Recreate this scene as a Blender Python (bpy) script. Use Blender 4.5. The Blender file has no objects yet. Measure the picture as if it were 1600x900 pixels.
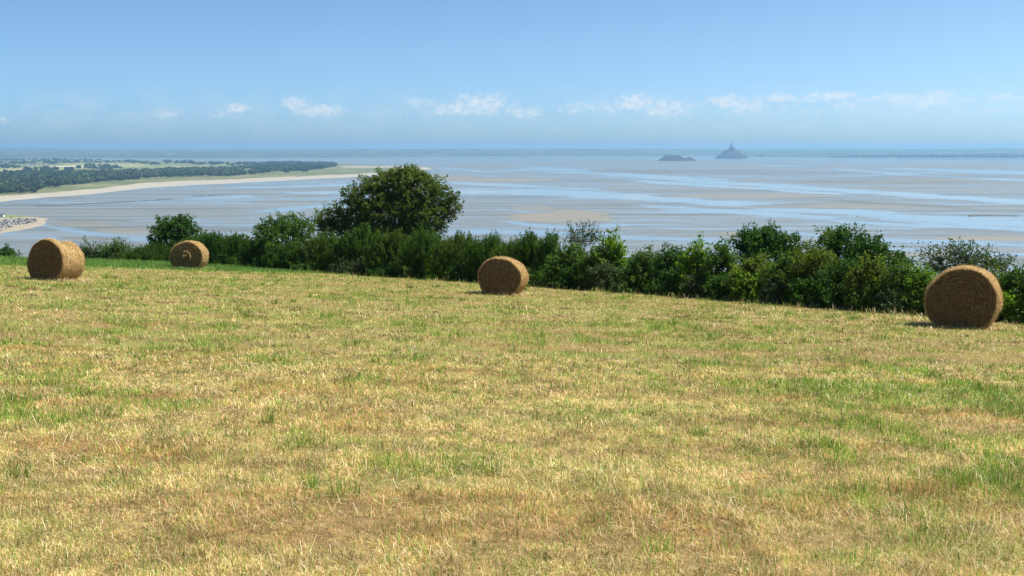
import bpy, math
import numpy as np
from mathutils import Vector, Matrix

rng = np.random.default_rng(7)
S = bpy.context.scene
COL = S.collection
PI = math.pi

# ------------------------------------------------------------------ camera model
F, YH, EYE, SEA = 1800.0, 233.5, 1.65, -84.0
H = EYE - SEA
PITCH = math.atan((450 - YH) / F)
CP, SP = math.cos(PITCH), math.sin(PITCH)


def ray(px, py):
    u, v = (px - 800) / F, (450 - py) / F
    return np.array([u, CP + v * SP, -SP + v * CP])


def at_y(px, py, y):
    d = ray(px, py)
    return np.array([0, 0, EYE]) + d * (y / d[1])


def on_flat(px, py, z=SEA):
    d = ray(px, py)
    t = (z - EYE) / d[2]
    return np.array([0, 0, EYE]) + d * t


# ------------------------------------------------------------------ noise
def _h(ix, iy, seed):
    n = (ix.astype(np.int64) * 374761393 + iy.astype(np.int64) * 668265263 + seed * 1442695041) & 0xFFFFFFFF
    n = ((n ^ (n >> 13)) * 1274126177) & 0xFFFFFFFF
    n = n ^ (n >> 16)
    return (n & 0xFFFFFF) / float(0xFFFFFF)


def vnoise(x, y, seed=0):
    x, y = np.asarray(x, float), np.asarray(y, float)
    ix, iy = np.floor(x), np.floor(y)
    fx, fy = x - ix, y - iy
    fx, fy = fx * fx * (3 - 2 * fx), fy * fy * (3 - 2 * fy)
    a, b = _h(ix, iy, seed), _h(ix + 1, iy, seed)
    c, d = _h(ix, iy + 1, seed), _h(ix + 1, iy + 1, seed)
    return (a * (1 - fx) + b * fx) * (1 - fy) + (c * (1 - fx) + d * fx) * fy


def fbm(x, y, octaves=4, seed=0):
    s, a, t = 0.0, 0.5, 0.0
    for k in range(octaves):
        s = s + a * vnoise(np.asarray(x) * 2 ** k + 17.3 * k, np.asarray(y) * 2 ** k - 9.1 * k, seed + k * 31)
        t += a
        a *= 0.5
    return s / t


def sstep(a, b, x):
    t = np.clip((np.asarray(x, float) - a) / (b - a), 0, 1)
    return t * t * (3 - 2 * t)


# ------------------------------------------------------------------ terrain
EDGE = np.array([(-420, 40), (-60, 51), (-26, 53.5), (-19, 56), (-14, 56), (-11, 53), (-5, 49.5), (0, 45), (4.3, 39.3),
                 (9.7, 29.2), (11.6, 25.6), (16.5, 17), (30, -6), (60, -50), (220, -300)], float)


def sdist(x, y):
    x, y = np.asarray(x, float), np.asarray(y, float)
    best = np.full(np.broadcast(x, y).shape, 1e9)
    sgn = np.ones_like(best)
    for (ax, ay), (bx, by) in zip(EDGE[:-1], EDGE[1:]):
        dx, dy = bx - ax, by - ay
        t = np.clip(((x - ax) * dx + (y - ay) * dy) / (dx * dx + dy * dy), 0, 1)
        ex, ey = x - ax - t * dx, y - ay - t * dy
        d = np.hypot(ex, ey)
        c = dx * ey - dy * ex
        m = d < best
        best = np.where(m, d, best)
        sgn = np.where(m, np.where(c >= 0, 1.0, -1.0), sgn)
    return best * sgn


def verge(x, y, s=None):
    """green uncut strip along the far left edge of the field"""
    if s is None:
        s = sdist(x, y)
    w = 8.5 * sstep(-6, -20, x) + 0.01
    return sstep(-1.0, 0.2, (s + w) / 1.2) * sstep(-7, -10, x)


def ground(x, y, detail=True):
    x, y = np.asarray(x, float), np.asarray(y, float)
    xc = 70 * np.tanh(x / 70)
    z = -0.081 * y - 0.026 * xc + 0.016 * (np.sqrt(xc * xc + 16) - 4)
    s = sdist(x, y)
    t = np.maximum(s - 1.2, 0)
    z = z - 0.36 * t - 0.0 * t
    if detail:
        z = z + 0.10 * (fbm(x / 9, y / 7, 3, 5) - 0.5) + 0.035 * (fbm(x / 1.6, y / 0.9, 3, 9) - 0.5) + 0.05 * (fbm(x / 0.42, y / 0.42, 2, 14) - 0.5) * sstep(24, 12, y)
    return np.maximum(z, SEA - 4)


def hit(px, py):
    d = ray(px, py)
    t = np.linspace(3, 90, 4000)
    p = np.array([0, 0, EYE])[None] + t[:, None] * d[None]
    g = ground(p[:, 0], p[:, 1])
    k = np.argmax(p[:, 2] < g)
    if k == 0:
        k = -1
    return np.array([p[k, 0], p[k, 1], g[k]])


# ------------------------------------------------------------------ mesh helpers
def mesh(name, V, faces, mats, tint=None, smooth=False, attrs=None, matidx=None):
    """faces: list of int arrays (n,k)"""
    V = np.asarray(V, np.float32)
    me = bpy.data.meshes.new(name)
    faces = [np.asarray(f, np.int32) for f in faces if len(f)]
    loops = np.concatenate([f.ravel() for f in faces])
    tot = np.concatenate([np.full(len(f), f.shape[1], np.int32) for f in faces])
    start = np.concatenate([[0], np.cumsum(tot)[:-1]]).astype(np.int32)
    me.vertices.add(len(V))
    me.vertices.foreach_set('co', V.ravel())
    me.loops.add(len(loops))
    me.loops.foreach_set('vertex_index', loops)
    me.polygons.add(len(tot))
    me.polygons.foreach_set('loop_start', start)
    if matidx is not None:
        me.polygons.foreach_set('material_index', np.asarray(matidx, np.int32))
    me.polygons.foreach_set('use_smooth', np.full(len(tot), bool(smooth)))
    me.update(calc_edges=True)
    if tint is not None:
        a = me.color_attributes.new('tint', 'FLOAT_COLOR', 'POINT')
        c = np.ones((len(V), 4), np.float32)
        c[:, :3] = tint
        a.data.foreach_set('color', c.ravel())
    for k, v in (attrs or {}).items():
        a = me.attributes.new(k, 'FLOAT', 'POINT')
        a.data.foreach_set('value', np.asarray(v, np.float32).ravel())
    for m in (mats if isinstance(mats, (list, tuple)) else [mats]):
        me.materials.append(m)
    return me


def obj(name, me, parent=None, loc=(0, 0, 0)):
    o = bpy.data.objects.new(name, me)
    COL.objects.link(o)
    o.location = loc
    if parent:
        o.parent = parent
    return o


def empty(name, loc=(0, 0, 0)):
    o = bpy.data.objects.new(name, None)
    o.empty_display_size = 0.3
    COL.objects.link(o)
    o.location = loc
    return o


def tag(o, label=None, cat=None, group=None, kind=None):
    for k, v in (('label', label), ('category', cat), ('group', group), ('kind', kind)):
        if v:
            o[k] = v
    return o


def grid_faces(nu, nv, wrap=False):
    """grid index i*nv + j"""
    i, j = np.meshgrid(np.arange(nu if wrap else nu - 1), np.arange(nv - 1), indexing='ij')
    i, j = i.ravel(), j.ravel()
    i2 = (i + 1) % nu
    return np.stack([i * nv + j, i2 * nv + j, i2 * nv + j + 1, i * nv + j + 1], 1)


class Buf:
    """collects pieces of one mesh"""
    def __init__(s):
        s.V, s.Q, s.T, s.C, s.n = [], [], [], [], 0

    def add(s, V, quads=None, tris=None, col=None):
        V = np.asarray(V, float)
        if quads is not None and len(quads):
            s.Q.append(np.asarray(quads) + s.n)
        if tris is not None and len(tris):
            s.T.append(np.asarray(tris) + s.n)
        s.V.append(V)
        if col is not None:
            s.C.append(np.broadcast_to(np.asarray(col, float), (len(V), 3)))
        s.n += len(V)

    def build(s, name, mat, parent=None, smooth=False, loc=(0, 0, 0)):
        f = []
        if s.Q:
            f.append(np.concatenate(s.Q))
        if s.T:
            f.append(np.concatenate(s.T))
        t = np.concatenate(s.C) if s.C else None
        return obj(name, mesh(name, np.concatenate(s.V), f, mat, t, smooth), parent, loc)


def unit(a):
    return a / (np.linalg.norm(a, axis=-1, keepdims=True) + 1e-9)


def tube(buf, pts, radii, sides=6, col=None):
    pts = np.asarray(pts, float)
    n = len(pts)
    tan = unit(np.gradient(pts, axis=0))
    ref = np.array([0.31, 0.95, 0.1])
    a = unit(np.cross(tan, ref))
    b = np.cross(tan, a)
    th = np.linspace(0, 2 * PI, sides, endpoint=False)
    V = pts[None] + (np.cos(th)[:, None, None] * a[None] + np.sin(th)[:, None, None] * b[None]) * np.asarray(radii, float)[None, :, None]
    buf.add(V.reshape(-1, 3), quads=grid_faces(sides, n, True), col=col)


def box(buf, x0, x1, y0, y1, z0, z1):
    V = [(x0, y0, z0), (x1, y0, z0), (x1, y1, z0), (x0, y1, z0), (x0, y0, z1), (x1, y0, z1), (x1, y1, z1), (x0, y1, z1)]
    buf.add(V, quads=[(0, 3, 2, 1), (4, 5, 6, 7), (0, 1, 5, 4), (1, 2, 6, 5), (2, 3, 7, 6), (3, 0, 4, 7)])


def gable(buf, x0, x1, y0, y1, z0, z1, over=0.0):
    x0, x1, y0, y1 = x0 - over, x1 + over, y0 - over, y1 + over
    ym = (y0 + y1) / 2
    V = [(x0, y0, z0), (x1, y0, z0), (x1, y1, z0), (x0, y1, z0), (x0, ym, z1), (x1, ym, z1)]
    buf.add(V, quads=[(0, 1, 5, 4), (2, 3, 4, 5), (0, 3, 2, 1)], tris=[(0, 4, 3), (1, 2, 5)])


# ------------------------------------------------------------------ materials
class NT:
    def __init__(s, name):
        s.m = bpy.data.materials.new(name)
        s.m.use_nodes = True
        s.t = s.m.node_tree
        s.t.nodes.clear()
        s.out = s.n('ShaderNodeOutputMaterial')

    def n(s, typ, **kw):
        nd = s.t.nodes.new(typ)
        for k, v in kw.items():
            setattr(nd, k, v)
        return nd

    def l(s, a, b):
        s.t.links.new(a, b)

    def put(s, sock, v):
        if hasattr(v, 'is_output'):
            s.l(v, sock)
        else:
            sock.default_value = v

    def math(s, op, a, b=0.0, clamp=False):
        nd = s.n('ShaderNodeMath', operation=op)
        nd.use_clamp = clamp
        s.put(nd.inputs[0], a)
        s.put(nd.inputs[1], b)
        return nd.outputs[0]

    def ramp(s, f, stops):
        nd = s.n('ShaderNodeValToRGB')
        e = nd.color_ramp.elements
        while len(e) < len(stops):
            e.new(0.5)
        for el, (p, c) in zip(e, stops):
            el.position = p
            el.color = (c, c, c, 1) if not isinstance(c, (tuple, list)) else (*c, 1)
        s.put(nd.inputs[0], f)
        return nd.outputs[0]

    def mix(s, f, a, b, mode='MIX'):
        nd = s.n('ShaderNodeMix', data_type='RGBA', blend_type=mode)
        s.put(nd.inputs[0], f)
        for i, v in ((6, a), (7, b)):
            s.put(nd.inputs[i], (*v, 1) if isinstance(v, (tuple, list)) and len(v) == 3 else v)
        return nd.outputs[2]

    def coords(s, scale=(1, 1, 1), kind='pos'):
        if kind == 'pos':
            o = s.n('ShaderNodeNewGeometry').outputs['Position']
        else:
            o = s.n('ShaderNodeTexCoord').outputs['Object']
        mp = s.n('ShaderNodeMapping')
        mp.inputs['Scale'].default_value = scale
        s.l(o, mp.inputs[0])
        return mp.outputs[0]

    def noise(s, vec, scale=1.0, detail=4, rough=0.55, dist=0.0):
        nd = s.n('ShaderNodeTexNoise')
        s.l(vec, nd.inputs['Vector'])
        nd.inputs['Scale'].default_value = scale
        nd.inputs['Detail'].default_value = detail
        nd.inputs['Roughness'].default_value = rough
        nd.inputs['Distortion'].default_value = dist
        return nd.outputs[0]

    def attr(s, name, out='Fac'):
        nd = s.n('ShaderNodeAttribute', attribute_name=name)
        return nd.outputs[out]

    def bsdf(s, color, rough=0.8, spec=0.3, normal=None, connect=True):
        b = s.n('ShaderNodeBsdfPrincipled')
        s.put(b.inputs['Base Color'], (*color, 1) if isinstance(color, (tuple, list)) and len(color) == 3 else color)
        s.put(b.inputs['Roughness'], rough)
        s.put(b.inputs['Specular IOR Level'], spec)
        if normal is not None:
            s.l(normal, b.inputs['Normal'])
        if connect:
            s.l(b.outputs[0], s.out.inputs[0])
        return b

    def bump(s, h, strength=0.5, dist=0.05):
        b = s.n('ShaderNodeBump')
        b.inputs['Strength'].default_value = strength
        b.inputs['Distance'].default_value = dist
        s.put(b.inputs['Height'], h)
        return b.outputs[0]

    def thin(s, color, trans=0.35, rough=0.6, spec=0.2, tcol=None):
        """leaf / blade: principled + translucent"""
        b = s.bsdf(color, rough, spec, connect=False)
        t = s.n('ShaderNodeBsdfTranslucent')
        s.put(t.inputs[0], tcol if tcol is not None else color)
        m = s.n('ShaderNodeMixShader')
        m.inputs[0].default_value = trans
        s.l(b.outputs[0], m.inputs[1])
        s.l(t.outputs[0], m.inputs[2])
        s.l(m.outputs[0], s.out.inputs[0])


def mat_blades():
    k = NT('grass_blades')
    k.thin(k.attr('tint', 'Color'), 0.35, 0.55, 0.25)
    return k.m


def mat_hay():
    k = NT('hay')
    v = k.coords((1, 1, 1), 'obj')
    n = k.noise(v, 35, 4, 0.7)
    f = k.ramp(n, [(0.25, 0.72), (0.75, 1.2)])
    c = k.mix(1.0, k.attr('tint', 'Color'), f, 'MULTIPLY')
    k.thin(c, 0.12, 0.75, 0.15)
    return k.m


def mat_foliage(name, c1, c2, c3, trans=0.3):
    k = NT(name)
    r = k.n('ShaderNodeNewGeometry').outputs['Random Per Island']
    c = k.ramp(r, [(0.0, c1), (0.5, c2), (1.0, c3)])
    n = k.noise(k.coords((1, 1, 1), 'obj'), 1.3, 3, 0.6)
    c = k.mix(1.0, c, k.ramp(n, [(0.3, 0.95), (0.7, 1.6)]), 'MULTIPLY')
    tc = k.mix(1.0, c, (1.25, 1.35, 0.6), 'MULTIPLY')
    k.thin(c, trans, 0.6, 0.12, tc)
    return k.m


def mat_bark(col=(0.12, 0.1, 0.075)):
    k = NT('bark')
    n = k.noise(k.coords((6, 6, 1.2), 'obj'), 4, 5, 0.65)
    c = k.mix(n, tuple(v * 0.55 for v in col), tuple(v * 1.5 for v in col))
    k.bsdf(c, 0.9, 0.1, k.bump(n, 0.6, 0.02))
    return k.m


def mat_plain(name, lo, hi, scale=1.0, rough=0.9, spec=0.2):
    k = NT(name)
    n = k.noise(k.coords((1, 1, 1), 'pos'), scale, 5, 0.6)
    k.bsdf(k.mix(k.ramp(n, [(0.3, 0.0), (0.7, 1.0)]), lo, hi), rough, spec)
    return k.m


# ------------------------------------------------------------------ field
def build_field():
    k = NT('field_soil')
    p = k.coords()
    n1 = k.noise(k.coords((0.45, 1.3, 1)), 0.6, 6, 0.65)
    n2 = k.noise(p, 9, 6, 0.7)
    n3 = k.noise(k.coords((0.35, 1.0, 1)), 0.9, 4, 0.6)
    c = k.ramp(n2, [(0.28, (0.085, 0.05, 0.024)), (0.5, (0.21, 0.14, 0.06)), (0.75, (0.36, 0.26, 0.115))])
    g = k.mix(n2, (0.10, 0.13, 0.03), (0.26, 0.27, 0.07))
    c = k.mix(k.ramp(n3, [(0.45, 0.0), (0.62, 0.75)]), c, g)
    c = k.mix(k.ramp(n1, [(0.35, 0.35), (0.5, 0.0)]), c, (0.20, 0.13, 0.06))
    vg = k.mix(n2, (0.05, 0.12, 0.015), (0.12, 0.22, 0.03))
    c = k.mix(k.attr('verge'), c, vg)
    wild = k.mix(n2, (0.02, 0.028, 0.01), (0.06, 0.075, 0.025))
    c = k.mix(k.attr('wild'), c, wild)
    k.bsdf(c, 0.95, 0.1, k.bump(n2, 0.5, 0.03))

    def axis(a, b, near0, near1, step, grow=1.16):
        v = list(np.arange(near0, near1 + 1e-6, step))
        s = step
        while v[-1] < b:
            s *= grow
            v.append(v[-1] + s)
        s = step
        while v[0] > a:
            s *= grow
            v.insert(0, v[0] - s)
        return np.array(v)
    xs = axis(-420, 420, -32, 20, 0.16)
    ys = axis(-120, 560, 2, 62, 0.16)
    X, Y = np.meshgrid(xs, ys, indexing='ij')
    s = sdist(X, Y)
    Z = ground(X, Y)
    V = np.stack([X, Y, Z], -1).reshape(-1, 3)
    me = mesh('field', V, [grid_faces(len(xs), len(ys))], k.m, smooth=True,
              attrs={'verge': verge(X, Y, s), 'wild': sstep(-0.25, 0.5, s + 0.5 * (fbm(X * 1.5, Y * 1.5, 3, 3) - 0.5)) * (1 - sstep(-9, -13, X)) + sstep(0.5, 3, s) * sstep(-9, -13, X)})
    tag(obj('field', me), kind='structure')


# ------------------------------------------------------------------ grass
STRAW = np.array([(0.81, 0.63, 0.33), (0.71, 0.52, 0.245), (0.58, 0.385, 0.165), (0.42, 0.255, 0.11), (0.87, 0.76, 0.49)])
OLIVE = np.array([(0.57, 0.50, 0.14), (0.46, 0.44, 0.11), (0.66, 0.58, 0.20)])
GREEN = np.array([(0.20, 0.34, 0.045), (0.26, 0.40, 0.055), (0.34, 0.45, 0.085), (0.15, 0.27, 0.04)])


def green_field(x, y):
    """0..1 how much living grass grows here: patches drawn out along the mowing rows"""
    a = fbm(x / 1.5 + 3, y / 1.8, 4, 41)
    b = fbm(x / 0.42, y / 0.8, 3, 77)
    c = fbm(x / 9, y / 5, 2, 12)
    far = sstep(8, 22, y) * 0.085
    bank = np.exp(-(((x - 4.2) / 1.7) ** 2 + ((y - 13.0) / 0.7) ** 2))     # lush strip on the right
    return np.clip(sstep(0.48 - far, 0.78, 0.36 * a + 0.52 * b + 0.12 * c) + 0.75 * bank, 0, 1)


def build_grass():
    buf_V, buf_Q, buf_T, buf_C = [], [], [], []
    n0 = 0

    def blades(x, y, h, w, col, lean, az, lie=None, two=True, z0=0.0):
        nonlocal n0
        n = len(x)
        z = ground(x, y) - 0.008 + z0
        face = rng.uniform(0, PI, n)
        side = np.stack([np.cos(face), np.sin(face), np.zeros(n)], 1)
        ld = np.stack([np.cos(az), np.sin(az), np.zeros(n)], 1)
        if lie is not None:                               # lying stalks: width vector across the stalk
            side = np.stack([-np.sin(az), np.cos(az), np.full(n, 0.3)], 1)
        P = np.stack([x, y, z], 1)
        up = np.array([0, 0, 1.0])
        sl, cl = np.sin(lean), np.cos(lean)
        tip = P + (up * cl[:, None] + ld * sl[:, None]) * h[:, None]
        b0, b1 = P - side * w[:, None] / 2, P + side * w[:, None] / 2
        # darker towards nothing: one tint per blade
        if two:
            sl2, cl2 = np.sin(lean * 0.6), np.cos(lean * 0.6)
            mid = P + (up * cl2[:, None] + ld * sl2[:, None]) * (h * 0.55)[:, None]
            m0, m1 = mid - side * w[:, None] * 0.42, mid + side * w[:, None] * 0.42
            V = np.stack([b0, b1, m1, m0, tip], 1).reshape(-1, 3)
            i = np.arange(n)[:, None] * 5 + n0
            buf_Q.append(i + np.array([[0, 1, 2, 3]]))
            buf_T.append(i + np.array([[3, 2, 4]]))
            buf_C.append(np.repeat(col, 5, 0))
            n0 += 5 * n
        else:
            V = np.stack([b0, b1, tip], 1).reshape(-1, 3)
            i = np.arange(n)[:, None] * 3 + n0
            buf_T.append(i + np.array([[0, 1, 2]]))
            buf_C.append(np.repeat(col, 3, 0))
            n0 += 3 * n
        buf_V.append(V.astype(np.float32))

    def scatter(d0, d1, dens):
        xm = 0.47 * d1 + 4.5
        n = int(dens * 2 * xm * (d1 - d0))
        x, y = rng.uniform(-xm, xm, n), rng.uniform(d0, d1, n)
        m = np.abs(x) < 0.46 * y + 4.0
        x, y = x[m], y[m]
        s = sdist(x, y)
        m = s < np.where(x < -10, 1.5, -0.1 + 0.7 * (fbm(x * 2, y * 2, 2, 8) - 0.5))
        return x[m], y[m], s[m]

    bands = [(2.2, 6, 8500), (6, 10, 6000), (10, 16, 3200), (16, 25, 1400), (25, 38, 700), (38, 60, 440)]
    for d0, d1, dens in bands:
        x, y, s = scatter(d0, d1, dens)
        n = len(x)
        g = green_field(x, y)
        vg = verge(x, y, s)
        brown = sstep(0.52, 0.72, fbm(x / 1.3 + 40, y / 0.7, 4, 91))
        thin_ = fbm(x / 0.35, y / 0.3, 3, 55)
        pale = sstep(0.5, 0.7, fbm(x / 2.6 - 11, y / 0.8, 3, 123))
        row = np.abs(((y + 0.10 * x + 0.5 * (fbm(x / 5, y / 5, 2, 88) - 0.5)) / 3.3) % 1.0 - 0.5)
        row = sstep(0.14, 0.03, row) * sstep(0.36, 0.6, fbm(x / 2.2, y / 0.9, 3, 99))
        g = g * (1 - 0.75 * row)
        u = rng.random(n)
        isg = u < np.clip(0.11 + 0.36 * g, 0, 0.8)
        iso = (~isg) & (u < 0.34 + 0.5 * g + 0.12 * sstep(9, 25, y))
        col = STRAW[rng.choice(5, n, p=[0.28, 0.30, 0.22, 0.10, 0.10])]
        col = col * (1 - np.array([0.16, 0.30, 0.38]) * brown[:, None]) * (1 + 0.18 * pale[:, None]) * (1 + 0.16 * row[:, None])
        col = np.where(iso[:, None], OLIVE[rng.integers(0, 3, n)], col)
        col = np.where(isg[:, None], GREEN[rng.integers(0, 4, n)] * rng.uniform(0.8, 1.25, (n, 1)), col)
        isv = rng.random(n) < vg
        col = np.where(isv[:, None], np.array([(0.15, 0.26, 0.05)]) * rng.uniform(0.7, 1.4, (n, 1)), col)
        clump = fbm(x / 0.16, y / 0.2, 2, 303)
        col = col * (0.72 + 0.55 * sstep(0.2, 0.8, clump))[:, None] * rng.uniform(0.7, 1.25, (n, 1))
        h = rng.uniform(0.018, 0.08, n) * np.where(isg, 1.15 + 0.5 * g, 0.95) * (0.35 + 1.3 * fbm(x / 0.45, y / 0.5, 3, 66))
        h = np.where(isv, rng.uniform(0.10, 0.2, n), h)
        w = np.maximum(rng.uniform(0.002, 0.0046, n), y * 0.00062 * rng.uniform(0.7, 1.2, n))
        keep = (thin_ > 0.34 + 0.08 * (1 - g)) | (rng.random(n) < 0.85)
        lean = np.where(isg, rng.uniform(0.05, 0.9, n), np.where(rng.random(n) < 0.4, rng.uniform(1.15, 1.54, n), np.abs(rng.normal(0.8, 0.45, n)).clip(0, 1.5)))
        az = rng.uniform(0, 2 * PI, n)
        m = keep
        blades(x[m], y[m], h[m], w[m], col[m], lean[m], az[m], two=d1 <= 16)
    # green tufts
    for d0, d1, dens, nb in ((2.5, 10, 3.6, 44), (10, 22, 2.6, 30), (22, 50, 1.1, 26)):
        x, y, s = scatter(d0, d1, dens)
        m = (rng.random(len(x)) < 0.2 + 0.9 * green_field(x, y)) & (s < -1.5)
        x, y = x[m], y[m]
        k = (nb * rng.uniform(0.25, 1.5, len(x)) ** 1.2).astype(int) + 4
        R = rng.uniform(0.03, 0.13, len(x)) * np.where(k > nb * 0.8, 1.3, 1)
        hh = rng.uniform(0.05, 0.17, len(x))
        tone = rng.uniform(0.7, 1.25, len(x))
        X, Y = np.repeat(x, k), np.repeat(y, k)
        N = len(X)
        a, r = rng.uniform(0, 2 * PI, N), np.sqrt(rng.random(N)) * np.repeat(R, k)
        col = GREEN[rng.integers(0, 4, N)] * np.repeat(tone, k)[:, None] * rng.uniform(0.75, 1.3, (N, 1))
        dry = rng.random(N) < 0.18
        col = np.where(dry[:, None], STRAW[rng.integers(0, 5, N)], col)
        xx, yy = X + np.cos(a) * r * 1.5, Y + np.sin(a) * r
        blades(xx, yy, np.repeat(hh, k) * rng.uniform(0.5, 1.2, N), np.maximum(rng.uniform(0.003, 0.006, N), yy * 0.0005),
               col, rng.uniform(0.0, 0.75, N), a + rng.normal(0, 0.7, N), two=True)
    # taller single seed stalks and dry standing stems
    x, y, s = scatter(2.5, 24, 2.0)
    n = len(x)
    blades(x, y, rng.uniform(0.06, 0.16, n), np.maximum(0.0026, y * 0.0004), np.where((rng.random(n) < 0.5)[:, None],
           STRAW[rng.choice([0, 4], n)], GREEN[rng.integers(0, 4, n)]), rng.uniform(0.05, 0.6, n), rng.uniform(0, 2 * PI, n))
    # lying straw stalks left by the baler
    for d0, d1, dens in ((2.3, 8, 230), (8, 16, 75), (16, 30, 18)):
        x, y, s = scatter(d0, d1, dens)
        heap = sstep(0.45, 0.7, fbm(x / 1.2, y / 0.6, 3, 201))
        m = rng.random(len(x)) < 0.12 + 0.9 * heap
        x, y = x[m], y[m]
        n = len(x)
        az = rng.normal(0.15, 0.9, n) + PI * (rng.random(n) < 0.5)
        blades(x, y, rng.uniform(0.05, 0.19, n), np.maximum(0.0026, y * 0.00042), STRAW[rng.choice([0, 1, 4], n)] * rng.uniform(0.85, 1.12, (n, 1)),
               rng.uniform(1.25, 1.56, n), az, lie=True, z0=rng.uniform(0.012, 0.05, n))
    # dark withered weeds (small brown clumps)
    x, y, s = scatter(3, 34, 0.3)
    k = np.full(len(x), 34)
    X, Y = np.repeat(x, k), np.repeat(y, k)
    N = len(X)
    a, r = rng.uniform(0, 2 * PI, N), np.sqrt(rng.random(N)) * 0.12
    blades(X + np.cos(a) * r * 1.6, Y + np.sin(a) * r, rng.uniform(0.03, 0.09, N), np.maximum(0.006, Y * 0.0007),
           np.array([(0.17, 0.105, 0.055)]) * rng.uniform(0.5, 1.4, (N, 1)), rng.uniform(0.2, 1.4, N), a)
    # uncut fringe along the foot of the hedge
    x, y, s = scatter(14, 62, 26)
    m = (s > -0.75) & (s < 0.4) & (x > -11.5) & (rng.random(len(x)) < 0.35 + 0.65 * fbm(x / 0.8, y / 0.8, 2, 5))
    x, y = np.repeat(x[m], 3), np.repeat(y[m], 3)
    n = len(x)
    x, y = x + rng.normal(0, 0.08, n), y + rng.normal(0, 0.08, n)
    col = np.where((rng.random(n) < 0.5)[:, None], STRAW[rng.integers(0, 5, n)] * 0.8, GREEN[rng.integers(0, 4, n)] * 0.8)
    blades(x, y, rng.uniform(0.06, 0.24, n), np.maximum(0.005, y * 0.0006), col, rng.uniform(0.05, 0.7, n), rng.uniform(0, 2 * PI, n))
    # loose straw shed round the foot of every bale
    for c2, nrm, Rb, Lb in BALES:
        n = 1500
        tn = np.array([-nrm[1], nrm[0]])
        a, b = rng.normal(0, Rb * 0.75, n), rng.uniform(-Lb * 0.62, Lb * 0.62, n)
        xx, yy = c2[0] + a * tn[0] + b * nrm[0], c2[1] + a * tn[1] + b * nrm[1]
        blades(xx, yy, rng.uniform(0.06, 0.2, n), np.full(n, 0.00038 * c2[1]), STRAW[rng.choice([0, 1, 2, 4], n)] * rng.uniform(0.7, 1.1, (n, 1)),
               rng.uniform(0.7, 1.5, n), rng.uniform(0, 2 * PI, n), z0=0.01)
    V = np.concatenate(buf_V)
    me = mesh('mown_grass', V, [np.concatenate(buf_Q), np.concatenate(buf_T)], M['blades'], np.concatenate(buf_C))
    tag(obj('mown_grass', me), 'short dry mown grass with green tufts and loose straw on the field', 'grass', kind='stuff')
    print('grass verts', len(V))


BALES = []


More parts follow.
